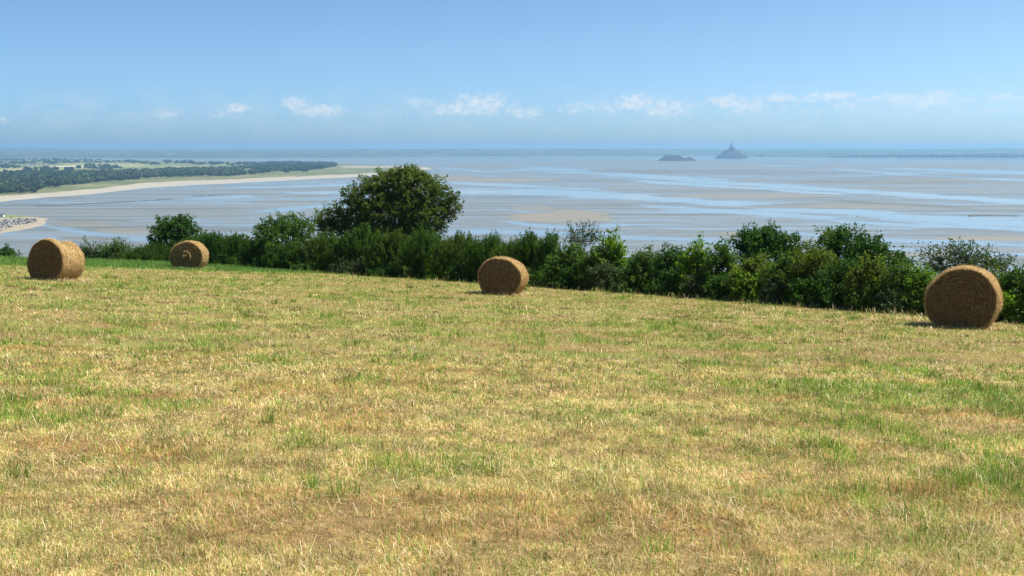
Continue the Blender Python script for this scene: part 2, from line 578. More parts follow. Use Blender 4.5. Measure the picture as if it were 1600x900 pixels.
# ------------------------------------------------------------------ hay bales
def bale(px_face, base_py, height_px, alpha, label, seed, saddle=0.0, coil=False, wide=1.06, length=1.2):
    r = np.random.default_rng(seed)
    b = hit(px_face, base_py)
    dist = b[1]
    D = height_px / F * (dist / ray(px_face, base_py)[1])
    R = D / 2 / 0.95
    L = length * D / 1.25
    view = unit(np.array([-b[0], -b[1]]))
    ang = -math.radians(alpha)
    ca, sa = math.cos(ang), math.sin(ang)
    nrm = np.array([view[0] * ca - view[1] * sa, view[0] * sa + view[1] * ca])   # towards the photo's left
    yaw = math.atan2(nrm[0], -nrm[1])                                            # local -Y -> nrm
    c2 = b[:2] - nrm * L * 0.5
    e = 0.5
    gz = float(ground(c2[0], c2[1]))
    gx = float(ground(c2[0] + e, c2[1]) - ground(c2[0] - e, c2[1])) / (2 * e)
    gy = float(ground(c2[0], c2[1] + e) - ground(c2[0], c2[1] - e)) / (2 * e)
    up = Vector((-gx, -gy, 1)).normalized()
    q = Vector((0, 0, 1)).rotation_difference(up)
    root = empty('hay_bale', (c2[0], c2[1], gz - 0.03))
    root.rotation_mode = 'QUATERNION'
    root.rotation_quaternion = q @ Matrix.Rotation(yaw, 4, 'Z').to_quaternion()
    tag(root, label, 'hay bale', 'round hay bales on the mown field')
    BALES.append((c2, nrm, R, L))
    ph = r.uniform(0, 6.28, 12)
    cz = R * 0.86

    def rad(th, y):
        t = y / (L / 2)
        rr = 1 + 0.024 * np.sin(2 * th + ph[0]) + 0.02 * np.sin(3 * th + ph[1]) + 0.010 * np.sin(7 * th + ph[2] + y * 2) + 0.05 * (fbm(np.cos(th) * 2.5 + 7, np.sin(th) * 2.5 + y * 2, 3, seed + 9) - 0.5)
        rr = rr - 0.07 * np.abs(t) ** 8                                           # rounded shoulder
        rr = rr * (1 - (0.05 * (t + 1) if saddle else 0.0))
        rr = rr - saddle * np.exp(-((t - 0.1) / 0.42) ** 2) * np.clip(np.sin(th), 0, 1)
        rr = rr + 0.011 * np.sin(y * 50 + ph[3] + 0.8 * np.sin(th * 2 + ph[4]) + 2 * fbm(th * 3, y * 2, 2, seed)) + 0.009 * (fbm(th * 9, y * 16, 3, seed) - 0.5) * 2
        return R * rr

    def surf(th, y, lift=0.0):
        rr = rad(th, y) + lift
        x = rr * np.cos(th) * wide
        z = rr * np.sin(th)
        flat = -R * 0.83
        k = 0.10 * R
        z = np.where(z < flat + k, flat + k - (1 - np.exp(-(flat + k - z) / k)) * k * 0.95, z)
        return np.stack([x, y, z + cz], -1)
    # ---- wrapped side
    nt, ny = 220, 64
    th = np.linspace(0, 2 * PI, nt, endpoint=False)
    yy = np.linspace(-L / 2, L / 2, ny)
    T, Y = np.meshgrid(th, yy, indexing='ij')
    B = Buf()
    base = np.array((0.50, 0.33, 0.135))
    tn = (0.70 + 0.6 * fbm(T * 14, Y * 34, 3, seed + 1))[..., None]
    band = (1 - 0.30 * sstep(0.1, 0.9, np.sin(Y * 50 + ph[3] + 0.8 * np.sin(T * 2 + ph[4]) + 2 * fbm(T * 3, Y * 2, 2, seed) + PI)))[..., None]
    B.add(surf(T, Y).reshape(-1, 3), quads=grid_faces(nt, ny, True), col=(base * tn * band).reshape(-1, 3))

    def strands(buf, P, dirs, nrmv, ln, w, col, curl=0.0):
        n = len(P)
        sd = unit(np.cross(dirs, nrmv))
        a = P - dirs * ln[:, None] / 2
        c = P + dirs * ln[:, None] / 2 + nrmv * (curl * ln)[:, None]
        m = P + nrmv * 0.008
        V = np.stack([a, m - sd * w[:, None] / 2, c, m + sd * w[:, None] / 2], 1).reshape(-1, 3)
        i = np.arange(n)[:, None] * 4
        buf.add(V, quads=i + np.array([[0, 1, 2, 3]]), col=np.repeat(col, 4, 0))
    scol = np.array([(0.64, 0.45, 0.20), (0.54, 0.36, 0.145), (0.40, 0.25, 0.10), (0.70, 0.53, 0.27)])
    pxm = dist / 1152.0
    n = 5200
    ths, ys = r.uniform(0, 2 * PI, n), r.uniform(-L / 2, L / 2, n)
    P = surf(ths, ys, 0.004)
    N = unit(np.stack([np.cos(ths), np.zeros(n), np.sin(ths)], 1))
    Tn = np.stack([-np.sin(ths), r.normal(0, 0.35, n), np.cos(ths)], 1) + N * r.normal(0, 0.12, n)[:, None]
    strands(B, P, unit(Tn), N, r.uniform(0.06, 0.18, n), np.full(n, max(0.004, pxm * 0.3)), scol[r.integers(0, 4, n)] * r.uniform(0.8, 1.15, (n, 1)), r.normal(0.1, 0.12, n))
    # wisps standing off the roll
    n = 1900
    ths, ys = r.uniform(-0.3, PI + 0.3, n), r.uniform(-L / 2, L / 2, n)
    P = surf(ths, ys, 0.01)
    N = unit(np.stack([np.cos(ths), r.normal(0, 0.3, n), np.sin(ths)], 1))
    Dr = unit(N * r.uniform(0.3, 1, (n, 1)) + r.normal(0, 0.6, (n, 3)))
    strands(B, P, Dr, unit(np.cross(Dr, r.normal(0, 1, (n, 3)))), r.uniform(0.05, 0.16, n), np.full(n, max(0.003, pxm * 0.26)), scol[r.integers(0, 4, n)], np.zeros(n))
    B.build('wrapped_side', M['hay'], root)
    # ---- ends
    for sgn in (-1, 1):
        E = Buf()
        nr = 56
        q_ = np.linspace(0, 1, nr)
        T, Q = np.meshgrid(th, q_, indexing='ij')
        rim = surf(T, np.full_like(T, sgn * L / 2))
        P = np.empty(T.shape + (3,))
        P[..., 0] = rim[..., 0] * Q
        P[..., 2] = cz + (rim[..., 2] - cz) * Q
        spiral = np.sin((Q * R / 0.082) * 2 * PI - T + 1.2 * fbm(np.cos(T) * 2 + 5, np.sin(T) * 2, 2, seed) * 2)
        bulge = 0.035 * (1 - Q ** 2) + 0.012 * spiral * sstep(1.0, 0.85, Q) + 0.03 * (fbm(P[..., 0] * 9, P[..., 2] * 9, 3, seed + 4) - 0.5) * sstep(1.0, 0.92, Q)
        P[..., 1] = sgn * (L / 2 + bulge)
        tn = (0.62 + 0.6 * fbm(P[..., 0] * 22, P[..., 2] * 22, 4, seed + 6) + 0.2 * spiral)[..., None]
        E.add(P.reshape(-1, 3), quads=grid_faces(nt, nr, True), col=(np.array((0.195, 0.118, 0.05)) * tn).reshape(-1, 3))  # end colour darkened for its shade and strand gaps, besides weathered hay
        n = 4200
        ths, qs = r.uniform(0, 2 * PI, n), np.sqrt(r.random(n))
        rim = surf(ths, np.full(n, sgn * L / 2))
        P = np.stack([rim[:, 0] * qs, np.full(n, sgn * (L / 2 + 0.012)) + sgn * 0.035 * (1 - qs ** 2), cz + (rim[:, 2] - cz) * qs], 1)
        N = np.tile([0, sgn, 0.0], (n, 1))
        Tn = np.stack([-np.sin(ths), r.normal(0, 0.12, n), np.cos(ths)], 1) + r.normal(0, 0.28, (n, 3)) * np.array([1, 0.4, 1])
        strands(E, P, unit(Tn), N, r.uniform(0.05, 0.14, n) * (0.4 + 0.6 * qs), np.full(n, max(0.004, pxm * 0.28)), scol[r.integers(0, 4, n)] * r.uniform(0.15, 0.62, (n, 1)), r.normal(0.05, 0.1, n))  # straw tints dimmed too, carrying the shade of the end
        # ragged rim
        n = 1700
        ths = r.uniform(0, 2 * PI, n)
        P = surf(ths, np.full(n, sgn * (L / 2 - 0.01)))
        Dr = unit(np.stack([np.cos(ths), np.full(n, sgn * 0.7), np.sin(ths)], 1) + r.normal(0, 0.5, (n, 3)))
        strands(E, P, Dr, unit(np.cross(Dr, r.normal(0, 1, (n, 3)))), r.uniform(0.05, 0.12, n), np.full(n, max(0.003, pxm * 0.3)), scol[r.integers(0, 4, n)], np.zeros(n))
        eo = E.build('end_face', M['hay'], root)
        if sgn == -1 and coil:
            C = Buf()
            for rad_, a0, a1, th_ in ((0.22 * R / 0.62, -0.35, 1.75, 0.026), (0.06 * R / 0.62, 1.0, 3.4, 0.03)):
                aa = np.linspace(a0, a1, 14)
                pts = np.stack([rad_ * np.cos(aa) - 0.03, np.full(14, -L / 2 - 0.045), cz + rad_ * np.sin(aa) + 0.0], 1)
                tube(C, pts, th_ * np.sin(np.linspace(0.35, PI - 0.35, 14)), 7, (0.52, 0.38, 0.2))
                n = 230
                k = r.integers(0, 14, n)
                Dr = unit(np.stack([-np.sin(aa[k]), np.zeros(n), np.cos(aa[k])], 1) + r.normal(0, 0.5, (n, 3)))
                strands(C, pts[k] + r.normal(0, 0.025, (n, 3)), Dr, unit(np.cross(Dr, r.normal(0, 1, (n, 3)))), r.uniform(0.06, 0.13, n), np.full(n, 0.012), scol[r.integers(0, 4, n)], np.zeros(n))
            C.build('loose_straw', M['hay'], eo)
    # hay spilt at the foot belongs to the grass; return spot
    return c2


# ------------------------------------------------------------------ plants
def leaves(buf, C, D, L, W, fold=0.25):
    n = len(C)
    N = unit(np.cross(D, rng.normal(0, 1, (n, 3))))
    S_ = unit(np.cross(D, N))
    L, W = np.broadcast_to(L, n)[:, None], np.broadcast_to(W, n)[:, None]
    V = np.stack([C - D * L / 2, C + S_ * W / 2 + N * W * fold, C + D * L / 2, C - S_ * W / 2 + N * W * fold], 1).reshape(-1, 3)
    buf.add(V, quads=np.arange(n)[:, None] * 4 + np.array([[0, 1, 2, 3]]))


def crown(buf, twigs, lobes, style, dens=1.0, leaf=None, org=None):
    """lobes: list of (centre xyz, radii xyz). fills each with leaf clusters"""
    for (c, rad) in lobes:
        c, rad = np.asarray(c, float), np.asarray(rad, float)
        area = 4 * PI * ((rad[0] * rad[1]) ** 1.6 / 3 + (rad[0] * rad[2]) ** 1.6 / 3 + (rad[1] * rad[2]) ** 1.6 / 3) ** (1 / 1.6)
        L, W = leaf or {'leafy': (0.105, 0.065), 'broom': (0.12, 0.034), 'sparse': (0.085, 0.05)}[style]
        nl = int(dens * area * {'leafy': 300, 'broom': 420, 'sparse': 120}[style] * (0.105 * 0.065) / (L * W) ** 1.0 * (1 if style != 'broom' else 0.75))
        per = {'leafy': 16, 'broom': 18, 'sparse': 12}[style]
        nc = max(8, nl // per)
        d = unit(rng.normal(0, 1, (nc, 3)))
        ph = rng.uniform(0, 6.28, 6)
        lump = 0.10 * (np.sin(d[:, 0] * 5 + ph[0]) + np.sin(d[:, 1] * 6 + ph[1]) + np.sin(d[:, 2] * 5.5 + ph[2]))
        r = (0.35 + 0.65 * rng.random(nc) ** 0.45) * (0.95 + lump)
        cc = c + d * rad * r[:, None]
        if style == 'leafy':
            ax = unit(d + rng.normal(0, 0.5, (nc, 3)) + np.array([0, 0, 0.3]))
            ln = rng.uniform(0.10, 0.26, nc) * (1 + 0.6 * (r > 0.9))
            k = np.repeat(np.arange(nc), per)
            t = rng.random(len(k))
            pts = cc[k] + ax[k] * (t * ln[k])[:, None] + rng.normal(0, 1, (len(k), 3)) * (0.085 * (1 - 0.5 * t))[:, None]
            D = unit(ax[k] * 0.6 + rng.normal(0, 1, (len(k), 3)) + np.array([0, 0, -0.15]))
        elif style == 'broom':
            ax = unit(np.stack([d[:, 0] * 0.35, d[:, 1] * 0.35, np.ones(nc)], 1) + rng.normal(0, 0.16, (nc, 3)))
            ln = rng.uniform(0.22, 0.5, nc)
            k = np.repeat(np.arange(nc), per)
            t = rng.random(len(k))
            pts = cc[k] + ax[k] * (t * ln[k])[:, None] + rng.normal(0, 1, (len(k), 3)) * (0.055 * (1 - 0.75 * t))[:, None]
            D = unit(ax[k] + rng.normal(0, 0.45, (len(k), 3)))
        else:
            ax = unit(np.stack([d[:, 0] * 0.9, d[:, 1] * 0.9, np.abs(d[:, 2]) * 0.6 + 0.55], 1) + rng.normal(0, 0.25, (nc, 3)))
            ln = rng.uniform(0.2, 0.5, nc)
            k = np.repeat(np.arange(nc), per)
            t = rng.random(len(k))
            pts = cc[k] + ax[k] * (t * ln[k])[:, None] + rng.normal(0, 1, (len(k), 3)) * 0.05
            D = unit(ax[k] * 0.5 + rng.normal(0, 1, (len(k), 3)))
        leaves(buf, pts, D, L * rng.uniform(0.7, 1.25, len(pts)), W * rng.uniform(0.7, 1.25, len(pts)))
        if twigs is not None:
            m = rng.permutation(nc)[: int(nc * {'leafy': 0.12, 'broom': 0.08, 'sparse': 0.5}[style])]
            for i in m:
                a = c + (cc[i] - c) * 0.15
                bz = cc[i] + ax[i] * ln[i] * 0.8
                mid = (a + bz) / 2 + rng.normal(0, 0.05, 3)
                tube(twigs, [a, mid, bz], [0.018, 0.012, 0.005], 3)


def limb(buf, a, b, r0, r1, sag=0.15, n=6):
    a, b = np.asarray(a, float), np.asarray(b, float)
    t = np.linspace(0, 1, n)[:, None]
    L = np.linalg.norm(b - a)
    off = rng.normal(0, sag * L * 0.25, 3)
    pts = a + (b - a) * t + np.sin(t * PI) * off + np.array([0, 0, 1]) * np.sin(t * PI) * sag * L * 0.3
    tube(buf, pts, r0 + (r1 - r0) * t[:, 0], 6)


def plant(name, label, cat, group, lobes_px, D, style, mat, dens=1.0, leaf=None, depth=0.8, tr=0.05, part='foliage', stem='stem', base_px=None):
    """lobes_px: (px, py, rx, ry[, dy]) ellipses as they look at distance D (metres ahead); the plant stands on the ground there"""
    sc = D / F
    xs = [l[0] for l in lobes_px]
    bx = at_y(base_px if base_px else float(np.mean(xs)), 300, D)[0]
    bz = float(ground(bx, D))
    org = np.array([bx, D, bz])
    L = []
    for l in lobes_px:
        dy = l[4] if len(l) > 4 else rng.normal(0, 0.25) * l[2] * sc
        c = at_y(l[0], l[1], D) - org
        c[1] += dy
        L.append((c, (l[2] * sc, max(l[2] * sc * depth, 0.3), l[3] * sc)))
    root = empty(name, org)
    tag(root, label, cat, group)
    leafb, twig = Buf(), Buf()
    crown(leafb, twig, L, style, dens, leaf)
    low = min(c[2] - r[2] for c, r in L)
    fork = np.array([0, 0, max(0.15, low * 0.6)])
    if stem == 'trunk':
        tube(twig, [(0, 0, -0.3), (0.03, 0, fork[2] * 0.5), fork], [tr * 1.35, tr, tr * 0.8], 8)
        for c, r in L:
            limb(twig, fork, c + np.array([0, 0, -0.2 * r[2]]), tr * 0.6, tr * 0.14)
            for _ in range(4):
                e = c + unit(rng.normal(0, 1, 3)) * r * 0.75
                limb(twig, c + np.array([0, 0, -0.2 * r[2]]), e, tr * 0.2, tr * 0.05, n=4)
    else:
        for c, r in L:
            for _ in range(3):
                s0 = np.array([c[0] * 0.5 + rng.normal(0, 0.1), c[1] * 0.5 + rng.normal(0, 0.1), -0.15])
                limb(twig, s0, c + rng.normal(0, 0.3, 3) * r, tr * 0.7, tr * 0.2, n=5)
    leafb.build(part, mat, root)
    twig.build(stem, M['bark'], root)
    return root


def project_y(p):
    """picture row of a world point (used only to size the shrubs)"""
    v = np.asarray(p, float) - np.array([0, 0, EYE])
    fw = v[1] * CP - v[2] * SP
    upc = v[1] * SP + v[2] * CP
    return 450 - F * upc / fw


BASE_X = [-120, 0, 200, 330, 400, 480, 560, 700, 800, 930, 1000, 1100, 1200, 1300, 1400, 1450, 1600, 1750]
BASE_Y = [402, 402, 405, 413, 420, 425, 432, 438, 443, 450, 455, 459, 467, 476, 486, 490, 502, 516]


def hedge_D(cx, back):
    """distance ahead at which the line of sight over column cx crosses the field edge, plus a set-back"""
    D = np.linspace(12, 75, 640)
    X = (cx - 800) / (F * CP) * D
    sd = sdist(X, D)
    return float(D[int(np.argmin(np.abs(sd)))] + back)


def shrub(cx, hw, ytop, style, mat, label, back=0.9, cat='shrub', name='shrub', dens=1.0, leaf=None, nsub=4, group='shrubs of the hedge along the field edge', depth=0.8):
    if leaf is None:
        q = rng.uniform(0.72, 1.35)
        leaf = (0.105 * q, 0.065 * q * rng.uniform(0.8, 1.1)) if style == 'leafy' else (0.12 * q, 0.034 * q) if style == 'broom' else None
    D = hedge_D(cx, back)
    gx = at_y(cx, 300, D)[0]
    by = project_y((gx, D, float(ground(gx, D))))
    h = by - ytop
    lob = [(cx, by - h * 0.43, hw * 0.85, h * 0.43, 0.0)]
    if style == 'broom':
        lob = [(cx, by - h * 0.40, hw * 0.88, h * 0.40, 0.0)]
        top = -8
    else:
        top = 0
    for i in range(nsub):
        u = (i + 0.5) / nsub * 2 - 1
        px = cx + u * hw * 0.72 + rng.normal(0, hw * 0.06)
        ry = h * rng.uniform(0.2, 0.32)
        py = ytop - top + ry * 1.05 + h * (0.22 * u * u + rng.uniform(0, 0.13))
        if i == nsub // 2:
            py = ytop - top + ry
        lob.append((px, py, hw * rng.uniform(0.3, 0.42), ry))
    for i in range(3):
        u = (i - 1) * 0.6
        lob.append((cx + u * hw, by - h * 0.2, hw * 0.45, h * 0.24, -hw * D / F * 0.3))
    return plant(name, label, cat, group, lob, D, style, mat, dens, leaf, depth=depth, tr=0.05, base_px=cx)


def build_hedge():
    G = 'shrubs of the hedge along the field edge'
    fo = M['fo']
    # the big tree behind the hedge
    lob = [(640, 292, 52, 32), (600, 296, 45, 30), (570, 312, 34, 26), (664, 305, 34, 34), (610, 330, 58, 32), (655, 335, 42, 32), (560, 338, 30, 22),
           (532, 338, 20, 17), (508, 340, 17, 13), (520, 352, 26, 14), (688, 316, 20, 22), (700, 306, 10, 12), (703, 326, 12, 10), (640, 270, 30, 12), (676, 290, 14, 14),
           (585, 283, 22, 12), (612, 272, 22, 10), (650, 268, 16, 9), (585, 350, 40, 18), (650, 357, 36, 14), (690, 347, 14, 7), (545, 312, 12, 12), (550, 298, 14, 12), (524, 326, 18, 11), (500, 338, 12, 10), (709, 302, 9, 10), (712, 320, 9, 8), (622, 266, 14, 8)]
    plant('broad_tree', 'big broad crowned tree towering over the hedge in front of the bay', 'tree', None, [(a, b + 5, *c) for a, b, *c in lob], 60.0, 'leafy', fo['tree'],
          0.95, (0.115, 0.075), depth=0.75, tr=0.3, part='crown', stem='trunk', base_px=612)
    # other trees that stand above the hedge
    lob = [(1172, 372, 22, 18), (1200, 370, 34, 20), (1232, 374, 24, 16), (1190, 362, 24, 10), (1160, 366, 14, 12), (1200, 392, 46, 18)]
    plant('dome_tree', 'dark dome topped tree above the hedge, left of the slanting one', 'tree', None, [(a, b + 9, *c) for a, b, *c in lob], 40.5, 'leafy', fo['dark'], 1.5, (0.10, 0.065), tr=0.09, part='crown', stem='trunk')
    lob = [(1302, 374, 20, 18), (1326, 380, 28, 20), (1352, 390, 28, 18), (1382, 402, 26, 15), (1404, 412, 16, 10), (1292, 388, 16, 14), (1340, 402, 40, 16)]
    plant('slanting_tree', 'dark tree whose crown slants down to the right above the hedge', 'tree', None, lob, 36.0, 'leafy', fo['dark'], 1.4, (0.095, 0.06), tr=0.09, part='crown', stem='trunk')
    lob = [(1478, 398, 26, 17), (1510, 398, 30, 18), (1545, 405, 28, 15), (1462, 410, 16, 12), (1490, 385, 14, 8), (1570, 412, 14, 9), (1515, 418, 50, 12)]
    plant('sparse_tree', 'sparse grey green tree showing behind the largest hay bale', 'tree', None, [(a, b + 10, *c) for a, b, *c in lob], 31.0, 'sparse', fo['grey'], 1.15, (0.075, 0.048), tr=0.06, part='crown', stem='trunk')
    lob = [(898, 362, 12, 15), (918, 362, 13, 16), (908, 374, 22, 16), (890, 372, 8, 10), (932, 366, 7, 12)]
    plant('thin_tree', 'thin half bare tree poking out of the hedge top', 'tree', None, [(a, b + 5, *c) for a, b, *c in lob], 47.5, 'sparse', fo['grey'], 0.8, (0.085, 0.05), tr=0.05, part='crown', stem='trunk')
    lob = [(272, 352, 30, 18), (250, 362, 20, 18), (295, 360, 18, 16), (275, 378, 42, 24), (278, 343, 18, 9), (262, 392, 46, 16)]
    plant('dome_bush', 'dark dome shaped bush rising behind the smallest hay bale', 'bush', G, [(a, b + 6, *c) for a, b, *c in lob], 59.5, 'leafy', fo['dark'], 1.2, (0.12, 0.08), tr=0.08, stem='stem')
    lob = [(425, 358, 22, 15), (448, 352, 26, 14), (470, 362, 24, 16), (440, 378, 44, 22), (410, 368, 14, 14)]
    plant('leafy_bush', 'round leafy bush at the left foot of the big tree', 'bush', G, lob, 54.5, 'leafy', fo['mid'], 1.2, (0.12, 0.075), tr=0.07, stem='stem')

    B, LF, SPS = 'broom', 'leafy', 'sparse'
    Lb = 'shrub'
    # cx, half width, top row, style, tone, label, set back
    rows = [
        (-60, 60, 388, LF, 'dark', 'dark bush past the grass verge at the far edge of the photo', 4.0),
        (8, 20, 388, LF, 'dark', 'small dark bush on the verge crest left of the hay bale in the corner', 2.5),
        (138, 17, 381, LF, 'grey', 'small grey green bush on the crest touching the leftmost hay bale', 3.0),
        (180, 24, 377, SPS, 'mid', 'low ragged scrub with bare twig ends on the verge crest', 2.5),
        (222, 24, 388, B, 'mid', 'low spiky broom at the left end of the hedge', 2.0),
        (300, 26, 374, B, 'broom2', 'broom behind the smallest hay bale, right below the dome shaped bush', 1.6),
        (240, 30, 382, B, 'broom', 'low broom hugging the left foot of the dome shaped bush', 2.2),
        (330, 30, 362, B, 'broom', 'spiky broom just right of the smallest hay bale', 1.2),
        (372, 28, 363, B, 'broom', 'spiky broom shrub between smallest hay bale and round leafy bush', 1.4),
        (408, 26, 372, B, 'broom2', 'lower spiky broom in front of the round leafy bush', 0.7),
        (455, 34, 378, B, 'broom', 'wide low broom in the hedge below the round leafy bush', 0.7),
        (505, 30, 362, B, 'broom2', 'spiky broom under the low left branches of the big tree', 1.0),
        (560, 32, 346, B, 'broom', 'tallest broom in front of the big tree, left of its trunk', 1.2),
        (612, 32, 358, B, 'broom2', 'broom directly in front of the trunk of the big tree', 1.0),
        (662, 32, 357, B, 'broom', 'broom below the right half of the big tree', 1.0),
        (714, 30, 361, B, 'broom2', 'spiky broom just right of the big tree', 1.1),
        (762, 30, 364, B, 'broom', 'broom behind the middle hay bale', 1.1),
        (800, 26, 372, B, 'broom2', 'lower broom right behind the middle hay bale shoulder', 1.0),
        (828, 20, 360, B, 'broom', 'first pointed broom right of the middle hay bale', 1.2),
        (858, 18, 361, B, 'broom', 'second pointed broom right of the middle hay bale', 1.3),
        (890, 34, 382, LF, 'mid', 'mid green bush at the foot of the thin half bare tree', 0.8),
        (930, 26, 390, B, 'broom2', 'dense broom right of the thin half bare tree', 0.8),
        (955, 25, 368, LF, 'bright', 'bright leafed round bush beside the thin half bare tree', 1.3),
        (1006, 26, 391, LF, 'mid', 'low hedge bush in the dip where the hedge is lowest', 1.0),
        (1048, 26, 388, LF, 'dark', 'dark tangled bush just left of the bright tipped one', 1.0),
        (1088, 26, 378, LF, 'bright', 'bright tipped bush rising from the low stretch of hedge', 1.2),
        (1128, 26, 385, LF, 'mid', 'mid green bush left below the dome topped tree', 1.3),
        (1178, 34, 398, LF, 'olive', 'olive bush in front of the dome topped tree', 0.9),
        (1225, 30, 404, LF, 'mid', 'bush below the right side of the dome topped tree', 0.8),
        (1272, 34, 382, LF, 'olive', 'tall olive bush filling the gap between the dome and slanting trees', 1.0),
        (1318, 30, 408, LF, 'dark', 'dark ragged bush under the slanting tree', 0.8),
        (1358, 30, 404, LF, 'olive', 'yellowish bush in the middle of the slanting tree', 0.7),
        (1405, 28, 414, LF, 'mid', 'bush under the low end of the slanting tree', 0.7),
        (1440, 24, 422, LF, 'bright', 'leafy bush touching the left of the largest hay bale', 0.8),
        (1490, 40, 428, LF, 'dark', 'dark bush hidden behind the largest hay bale', 1.0),
        (1545, 28, 430, LF, 'olive', 'yellow green bush behind the right shoulder of the largest hay bale', 1.0),
        (1592, 34, 424, LF, 'mid', 'bush right of the largest hay bale at the edge of the photo', 0.9),
        (1660, 50, 425, LF, 'dark', 'hedge bush past the right edge of the photo', 1.0),
    ]
    for cx, hw, yt, st, tone, lab, back in rows:
        hw = hw * (1.25 if st == 'broom' else 1.1)
        shrub(cx, hw, yt, st, fo[tone], lab, back, dens=1.45 if st != 'sparse' else 2.2,
              name={'broom': 'broom_shrub', 'leafy': 'hedge_bush', 'sparse': 'ragged_scrub'}[st],
              cat={'broom': 'shrub', 'leafy': 'bush', 'sparse': 'scrub'}[st])
    # bramble skirt along the foot of the hedge
    skirt = [
        (358, 30, 396, 'mid', 'bramble at the hedge foot right of the smallest hay bale'),
        (425, 30, 404, 'dark', 'dark bramble at the hedge foot below the round leafy bush'),
        (490, 34, 404, 'mid', 'bramble at the hedge foot where the green verge ends'),
        (548, 30, 408, 'grey', 'greyish bramble at the foot of the tallest broom'),
        (605, 32, 412, 'dark', 'dark bramble at the hedge foot below the trunk of the big tree'),
        (650, 26, 414, 'mid', 'bramble left of the bright low one below the big tree'),
        (690, 22, 402, 'bright', 'bright low bramble between the big tree and the middle hay bale'),
        (728, 24, 414, 'dark', 'dark bramble touching the left of the middle hay bale'),
        (845, 28, 418, 'mid', 'bramble at the hedge foot just right of the middle hay bale'),
        (900, 30, 420, 'dark', 'dark bramble below the thin half bare tree'),
        (945, 24, 414, 'grey', 'greyish bramble below the bright leafed round bush'),
        (995, 28, 424, 'mid', 'low bramble at the foot of the hedge dip'),
        (1045, 30, 426, 'dark', 'dark bramble below the dark tangled bush'),
        (1092, 26, 430, 'grey', 'greyish bramble below the bright tipped bush'),
        (1132, 26, 432, 'dark', 'dark bramble left of the vivid green one'),
        (1172, 26, 424, 'bright', 'vivid green low bramble below the dome topped tree'),
        (1216, 26, 438, 'grey', 'greyish bramble right of the vivid green one'),
        (1262, 32, 440, 'dark', 'dark bramble below the tall olive bush'),
        (1312, 30, 446, 'dark', 'dark bramble below the trunk of the slanting tree'),
        (1365, 30, 444, 'mid', 'leafy bramble below the yellowish bush'),
        (1410, 30, 456, 'grey', 'greyish low bramble just left of the largest hay bale'),
        (1580, 32, 466, 'bright', 'bright low bramble right of the largest hay bale'),
        (1640, 40, 470, 'mid', 'low bramble past the right edge of the photo'),
    ]
    for cx, hw, yt, tone, lab in skirt:
        shrub(cx, hw, yt, 'leafy', fo[tone], lab, 0.35, name='bramble', cat='bramble', dens=1.5, nsub=3, depth=0.6,
              group='brambles at the foot of the hedge')


# ------------------------------------------------------------------ the bay
def paint_lines(PX, PY, lines):
    out = np.zeros_like(PX)
    for pts, hw, val in lines:
        pts = np.asarray(pts, float)
        yc = np.interp(PX, pts[:, 0], pts[:, 1])
        wob = 1.6 * hw * (fbm(PX / 70 + hw, PY / 3.0, 3, int(pts[0, 0])) - 0.5)
        ends = sstep(pts[0, 0] - 30, pts[0, 0] + 50, PX) * sstep(pts[-1, 0] + 30, pts[-1, 0] - 50, PX)
        out = np.maximum(out, val * ends * np.exp(-((PY - yc - wob) / hw) ** 2))
    return out


def paint_spots(PX, PY, spots):
    out = np.zeros_like(PX)
    for cx, cy, rx, ry, val in spots:
        n = fbm(PX / 60 + cx, PY / 4 + cy, 4, int(cx)) - 0.5
        q = ((PX - cx) / rx) ** 2 + ((PY - cy) / ry) ** 2 + 1.5 * n
        out = np.maximum(out, val * sstep(1.25, 0.5, q))
    return out


